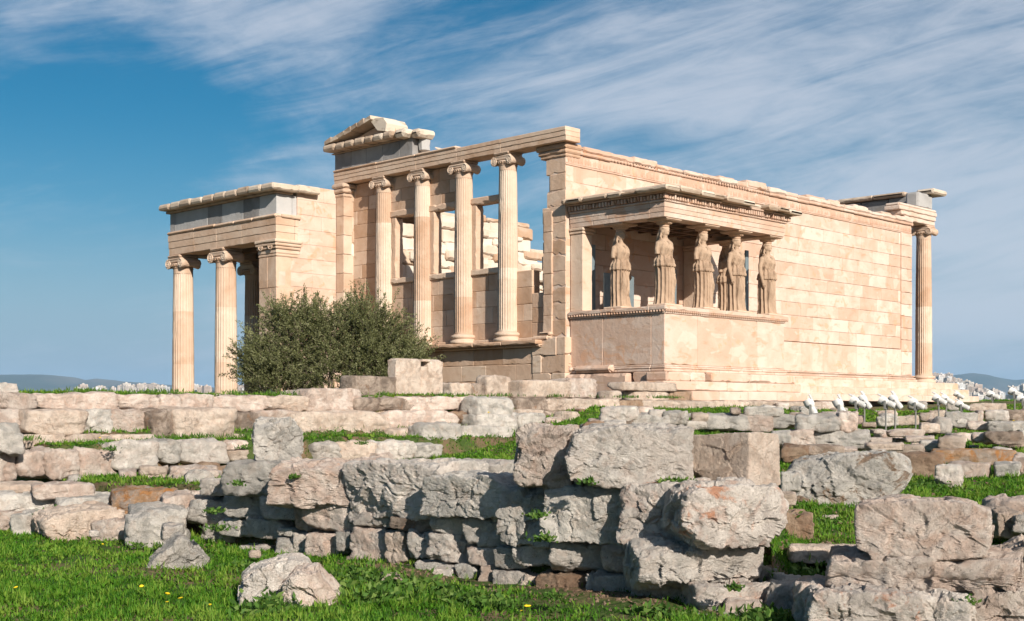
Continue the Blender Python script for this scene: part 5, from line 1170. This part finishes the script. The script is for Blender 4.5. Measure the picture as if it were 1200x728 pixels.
for (a, b_, k, wh) in zones:
    for i in range(k):
        px = rs.uniform(a, b_); d = rs.uniform(2650, 3380) if a > 1000 else rs.uniform(3150, 3390)
        p_ = CAM + (FW + RT * (px - 600) / F) * d; ki = rs.randint(4)
        if ki not in used_k: o = kinds[ki]; used_k.add(ki)
        else: o = kinds[ki].copy(); COL.objects.link(o)
        o.location = (p_[0], p_[1], gz(p_[0], p_[1]) + 1); o.rotation_euler = (0, 0, rs.choice([0, .3, -.4, .8]) + rs.normal(0, .1)); s = rs.uniform(.75, 1.15); o.scale = (s, s, s)
        tag(o, ('pale' if ki < 2 else 'low' if ki == 2 else 'long') + ' flat roofed apartment block ' + wh, 'building', 'distant city buildings ' + wh + ' kind ' + 'abcd'[ki] if False else ['four storey', 'five storey', 'three storey', 'wide'][ki] + ' city buildings ' + wh)
        o['label'] = ['four storey pale', 'five storey pale', 'three storey small', 'wide four storey'][ki] + ' apartment block ' + wh

# ------------------------------------------------------------------ grass and weeds
rs = np.random.RandomState(21)
def scatter(nn, dmax=62, dmin=8.2, pxr=(-60, 1260)):
    px = rs.uniform(*pxr, nn); ld = rs.uniform(math.log(dmin), math.log(dmax), nn); d = np.exp(ld); s = (px - 600) / F * d
    x = CAM[0] + s * RT[0] + d * FW[0]; y = CAM[1] + s * RT[1] + d * FW[1]; return px, d, x, y
px, d, x, y = scatter(640000)
P_ = np.stack([x, y, np.zeros_like(x)], 1)
patch = fbm(P_ * .5 + 3, 3) + .5 * fbm(P_ * 2.2 + 9, 2)
near_wall = np.exp(-((x + 19.5) / .35) ** 2) * (y < -14) * (y > -19.3)
keep = (rs.uniform(-.55, .25, len(x)) < patch + .06 + .12 * (d > 14) + .35 * ((d > 12.5) & (d < 27) & (px > 380) & (px < 640)) + .2 * ((px > 900) & (d > 11) & (d < 18)) - near_wall * .6)
keep &= ~((x > -.8) & (x < 26) & (y > -3.2)) & ~((y > -5.0) & (x < -.3) & (d < 60) & (y > -2.5))
keep &= ~((x > -1) & (y > -4.4) & (x < 25))
keep &= ~((px > 560) & (px < 790) & (d < 11.2) & (rs.rand(len(x)) < .72))
px, d, x, y = px[keep], d[keep], x[keep], y[keep]; k = len(x); z = ground_z(x, y)
clump = fbm(np.stack([x, y, z * 0], 1) * 4 + 31, 2)
broad = rs.rand(k) < .5
hgt = np.where(broad, rs.uniform(.02, .05, k), rs.uniform(.035, .085, k)) * (1 + clump * 1.3) * np.where(d > 25, 1.0, 1.0)
wid = np.where(broad, rs.uniform(.018, .032, k), rs.uniform(.006, .011, k)) * np.clip(d / 13, .9, 3.0)
a = rs.uniform(0, 2 * math.pi, k); lean = np.where(broad, rs.uniform(.5, 1.3, k), rs.uniform(.1, .7, k))
B = np.stack([x, y, z - .01], 1); dirv = np.stack([np.cos(a), np.sin(a), np.zeros(k)], 1); sdv = np.stack([-np.sin(a), np.cos(a), np.zeros(k)], 1)
mid = B + dirv * (hgt * lean * .35)[:, None] + np.array([0, 0, 1]) * (hgt * .6)[:, None]; tip = B + dirv * (hgt * lean)[:, None] + np.array([0, 0, 1]) * (hgt * 1.0)[:, None]
V = np.stack([B, mid + sdv * (wid * .5)[:, None], tip, mid - sdv * (wid * .5)[:, None]], 1).reshape(-1, 3)
tn_ = np.clip(.40 + clump * 1.1 + rs.normal(0, .22, k) + (patch[keep] < -.05) * .2, 0, 1)
tag(quads_obj('grass', V, tn_, GRASS), 'short green grass and clover covering the lawns between the ruins', 'grass', kind='stuff')
# leafy weeds in wall joints and at stone feet
WS = [(425, 520, 22, 8), (250, 600, 12.9, 10), (225, 640, 14, 30), (290, 650, 13, 30), (330, 690, 10.6, 34), (310, 720, 10.2, 34), (420, 672, 12.2, 40), (395, 690, 11.4, 30), (470, 690, 11.8, 34), (440, 710, 10.8, 34), (500, 700, 11.2, 34), (540, 705, 10.8, 34), (580, 715, 10.6, 25), (630, 605, 10.9, 12), (635, 632, 10.9, 12), (690, 566, 11.0, 8), (798, 566, 11, 12), (780, 566, 11, 9), (768, 720, 10.2, 24), (800, 726, 10.1, 20), (880, 715, 9.9, 34), (905, 700, 10.0, 28), (900, 588, 12.8, 26), (925, 595, 13, 26), (955, 600, 13.4, 20), (890, 640, 11.4, 30), (930, 665, 11, 34), (1090, 566, 16.6, 26), (1075, 572, 16.4, 20), (1010, 523, 19, 16), (1130, 705, 9.2, 12), (1185, 700, 9.6, 12), (255, 620, 13.6, 14), (345, 560, 14, 6), (190, 610, 15.1, 18), (160, 640, 15, 10), (920, 525, 19, 18), (60, 600, 16.8, 12), (130, 527, 19.5, 8), (285, 525, 20, 8), (650, 700, 10.3, 10), (280, 568, 14.2, 8), (1120, 620, 12, 20), (980, 640, 11.2, 26), (860, 690, 10, 8)]
VV = []; TT = []
for (px, py, d, r_) in WS:
    c = onD(px, py, d); zg = gz(c[0], c[1]); 
    if abs(c[2] - zg) < .5 and r_ > 14: c[2] = zg
    rad = r_ * d / F; k = int(10 + r_ * 7); C_ = c + rs.normal(0, 1, (k, 3)) * [rad * .55, rad * .55, rad * .18]; C_[:, 2] = np.maximum(C_[:, 2], c[2] - .02)
    dv = rs.normal(0, 1, (k, 3)); dv[:, 2] = np.abs(dv[:, 2]) * .8 + .1; dv /= np.linalg.norm(dv, axis=1)[:, None]
    V, t_ = leaf_quads(C_, dv, rs.uniform(.03, .065, k) * (1.6 if r_ >= 24 and d < 13 else 1), rs.uniform(.018, .034, k) * (1.4 if r_ >= 24 and d < 13 else 1), rs.rand(k)); VV.append(V); TT.append(t_)
# green fringe on terrace tops
for (xa, xb, yy, zz, k) in ((-20, -1.2, -4.9, -.84, 4200), (-20, -2, -6.2, -1.60, 4600), (-20, -3, -5.62, -1.5, 900)):
    cx_ = rs.uniform(xa, xb, k); cy_ = yy + rs.normal(0, .14, k); C_ = np.stack([cx_, cy_, np.full(k, zz)], 1); cl = fbm(C_ * 1.4, 3); C_ = C_[cl > .10]; k = len(C_)
    dv = rs.normal(0, .45, (k, 3)); dv[:, 2] = 1; dv /= np.linalg.norm(dv, axis=1)[:, None]
    V, t_ = leaf_quads(C_, dv, rs.uniform(.05, .12, k), rs.uniform(.012, .025, k), rs.rand(k)); VV.append(V); TT.append(t_)
tag(quads_obj('weeds', np.concatenate(VV), np.concatenate(TT), WEED), 'small leafy weeds growing in the joints and at the feet of the stones', 'weeds', kind='stuff')
# loose gravel and soil crumbs at the wall foot and between the ruins
D1, F1 = ico(2); VV = []; FF = []; TT = []; nv = 0
for i in range(2500):
    if i < 1100: t = rs.uniform(-.3, 9.5); gx, gy = WX - abs(rs.normal(0, .35)) - .02, -18.9 + t
    else:
        px_ = rs.uniform(860, 1230); d_ = math.exp(rs.uniform(math.log(9), math.log(38))); c = CAM + (FW + RT * (px_ - 600) / F) * d_; gx, gy = c[0], c[1]
    if gx > -1 and gy > -4.5: continue
    sz = rs.uniform(.005, .018) * (1 if i < 1100 else rs.uniform(1, 2.2)); P_ = D1 * (1 + .25 * rs.normal(size=(len(D1), 1))) * sz * rs.uniform(.5, 1.2, 3) + [gx, gy, gz(gx, gy) + sz * .2]
    VV.append(P_); FF += [tuple(a + nv for a in f) for f in F1]; nv += len(D1)
me = bpy.data.meshes.new('gravel'); me.from_pydata(np.concatenate(VV).tolist(), [], FF); me.materials.append(BROWN); o = bpy.data.objects.new('gravel', me); COL.objects.link(o)
tag(o, 'pale gravel and stone crumbs scattered at the wall foot and in the grass', 'gravel', kind='stuff')
# yellow dandelions
q = MB(); q.add(*tube([(0, 0, 0), (.004, 0, .07), (0, .004, .13)], .0022, 5), .4, 0); fl = []
for k in range(14): a = k * math.pi / 7; q.box((0, 0, 0), (.001, .001, .001), .0001, .5, mi=0) if False else None
q.add(*lathe([(.004, .125), (.022, .135), (.026, .142), (.016, .150), (.003, .152)], 14), .5, 1)
dn = q.build('dandelion', [WEED, YEL]); D0 = [(905, 587, 12.9), (917, 592, 12.9), (920, 589, 13), (944, 590, 13.2), (919, 596, 12.8), (902, 584, 13), (1041, 576, 15.5), (1043, 583, 15.2), (617, 709, 10.3), (620, 712, 10.3), (612, 711, 10.3), (214, 713, 10.6), (196, 716, 10.5), (168, 708, 11), (330, 704, 10.8), (339, 707, 10.7), (345, 703, 10.8), (325, 716, 10.4), (310, 722, 10.3), (22, 709, 11), (246, 726, 10.2), (193, 718, 10.6), (119, 642, 15.2), (248, 566, 17.2), (421, 538, 21), (572, 482, 25.6), (117, 517, 20.4), (1188, 492, 28), (1141, 506, 24), (1100, 515, 23), (990, 500, 24), (886, 492, 24), (430, 545, 19), (470, 548, 18)]
for i, (px, py, d) in enumerate(D0):
    o = dn if i == 0 else dn.copy()
    if i: COL.objects.link(o)
    p_ = onD(px, py, d); o.location = (p_[0], p_[1], max(gz(p_[0], p_[1]), p_[2] - .13) if d > 16 else gz(p_[0], p_[1]) ); o.rotation_euler = (rs.uniform(-.3, .3), rs.uniform(-.3, .3), rs.uniform(0, 6)); s = rs.uniform(.5, .9); o.scale = (s, s, s * rs.uniform(.6, 1.1))
    tag(o, 'small yellow dandelion flower on a thin stem in the grass', 'flower', 'yellow dandelions in the grass')

# ------------------------------------------------------------------ haze
q = MB(); q.box((-21000, -21000, -140), (21000, 21000, 640), .5)
hz = q.build('haze', bpy.data.materials.new('haze_air')); hm = hz.data.materials[0]; hm.use_nodes = True; n = hm.node_tree.nodes; n.clear()
pv = n.new('ShaderNodeVolumePrincipled'); pv.inputs['Density'].default_value = 6e-5; pv.inputs['Color'].default_value = (.45, .72, 1, 1); pv.inputs['Anisotropy'].default_value = 0
oo = n.new('ShaderNodeOutputMaterial'); hm.node_tree.links.new(pv.outputs[0], oo.inputs['Volume']); tag(hz, kind='stuff', label='thin blue air haze between the ruins and the mountains', cat='haze')
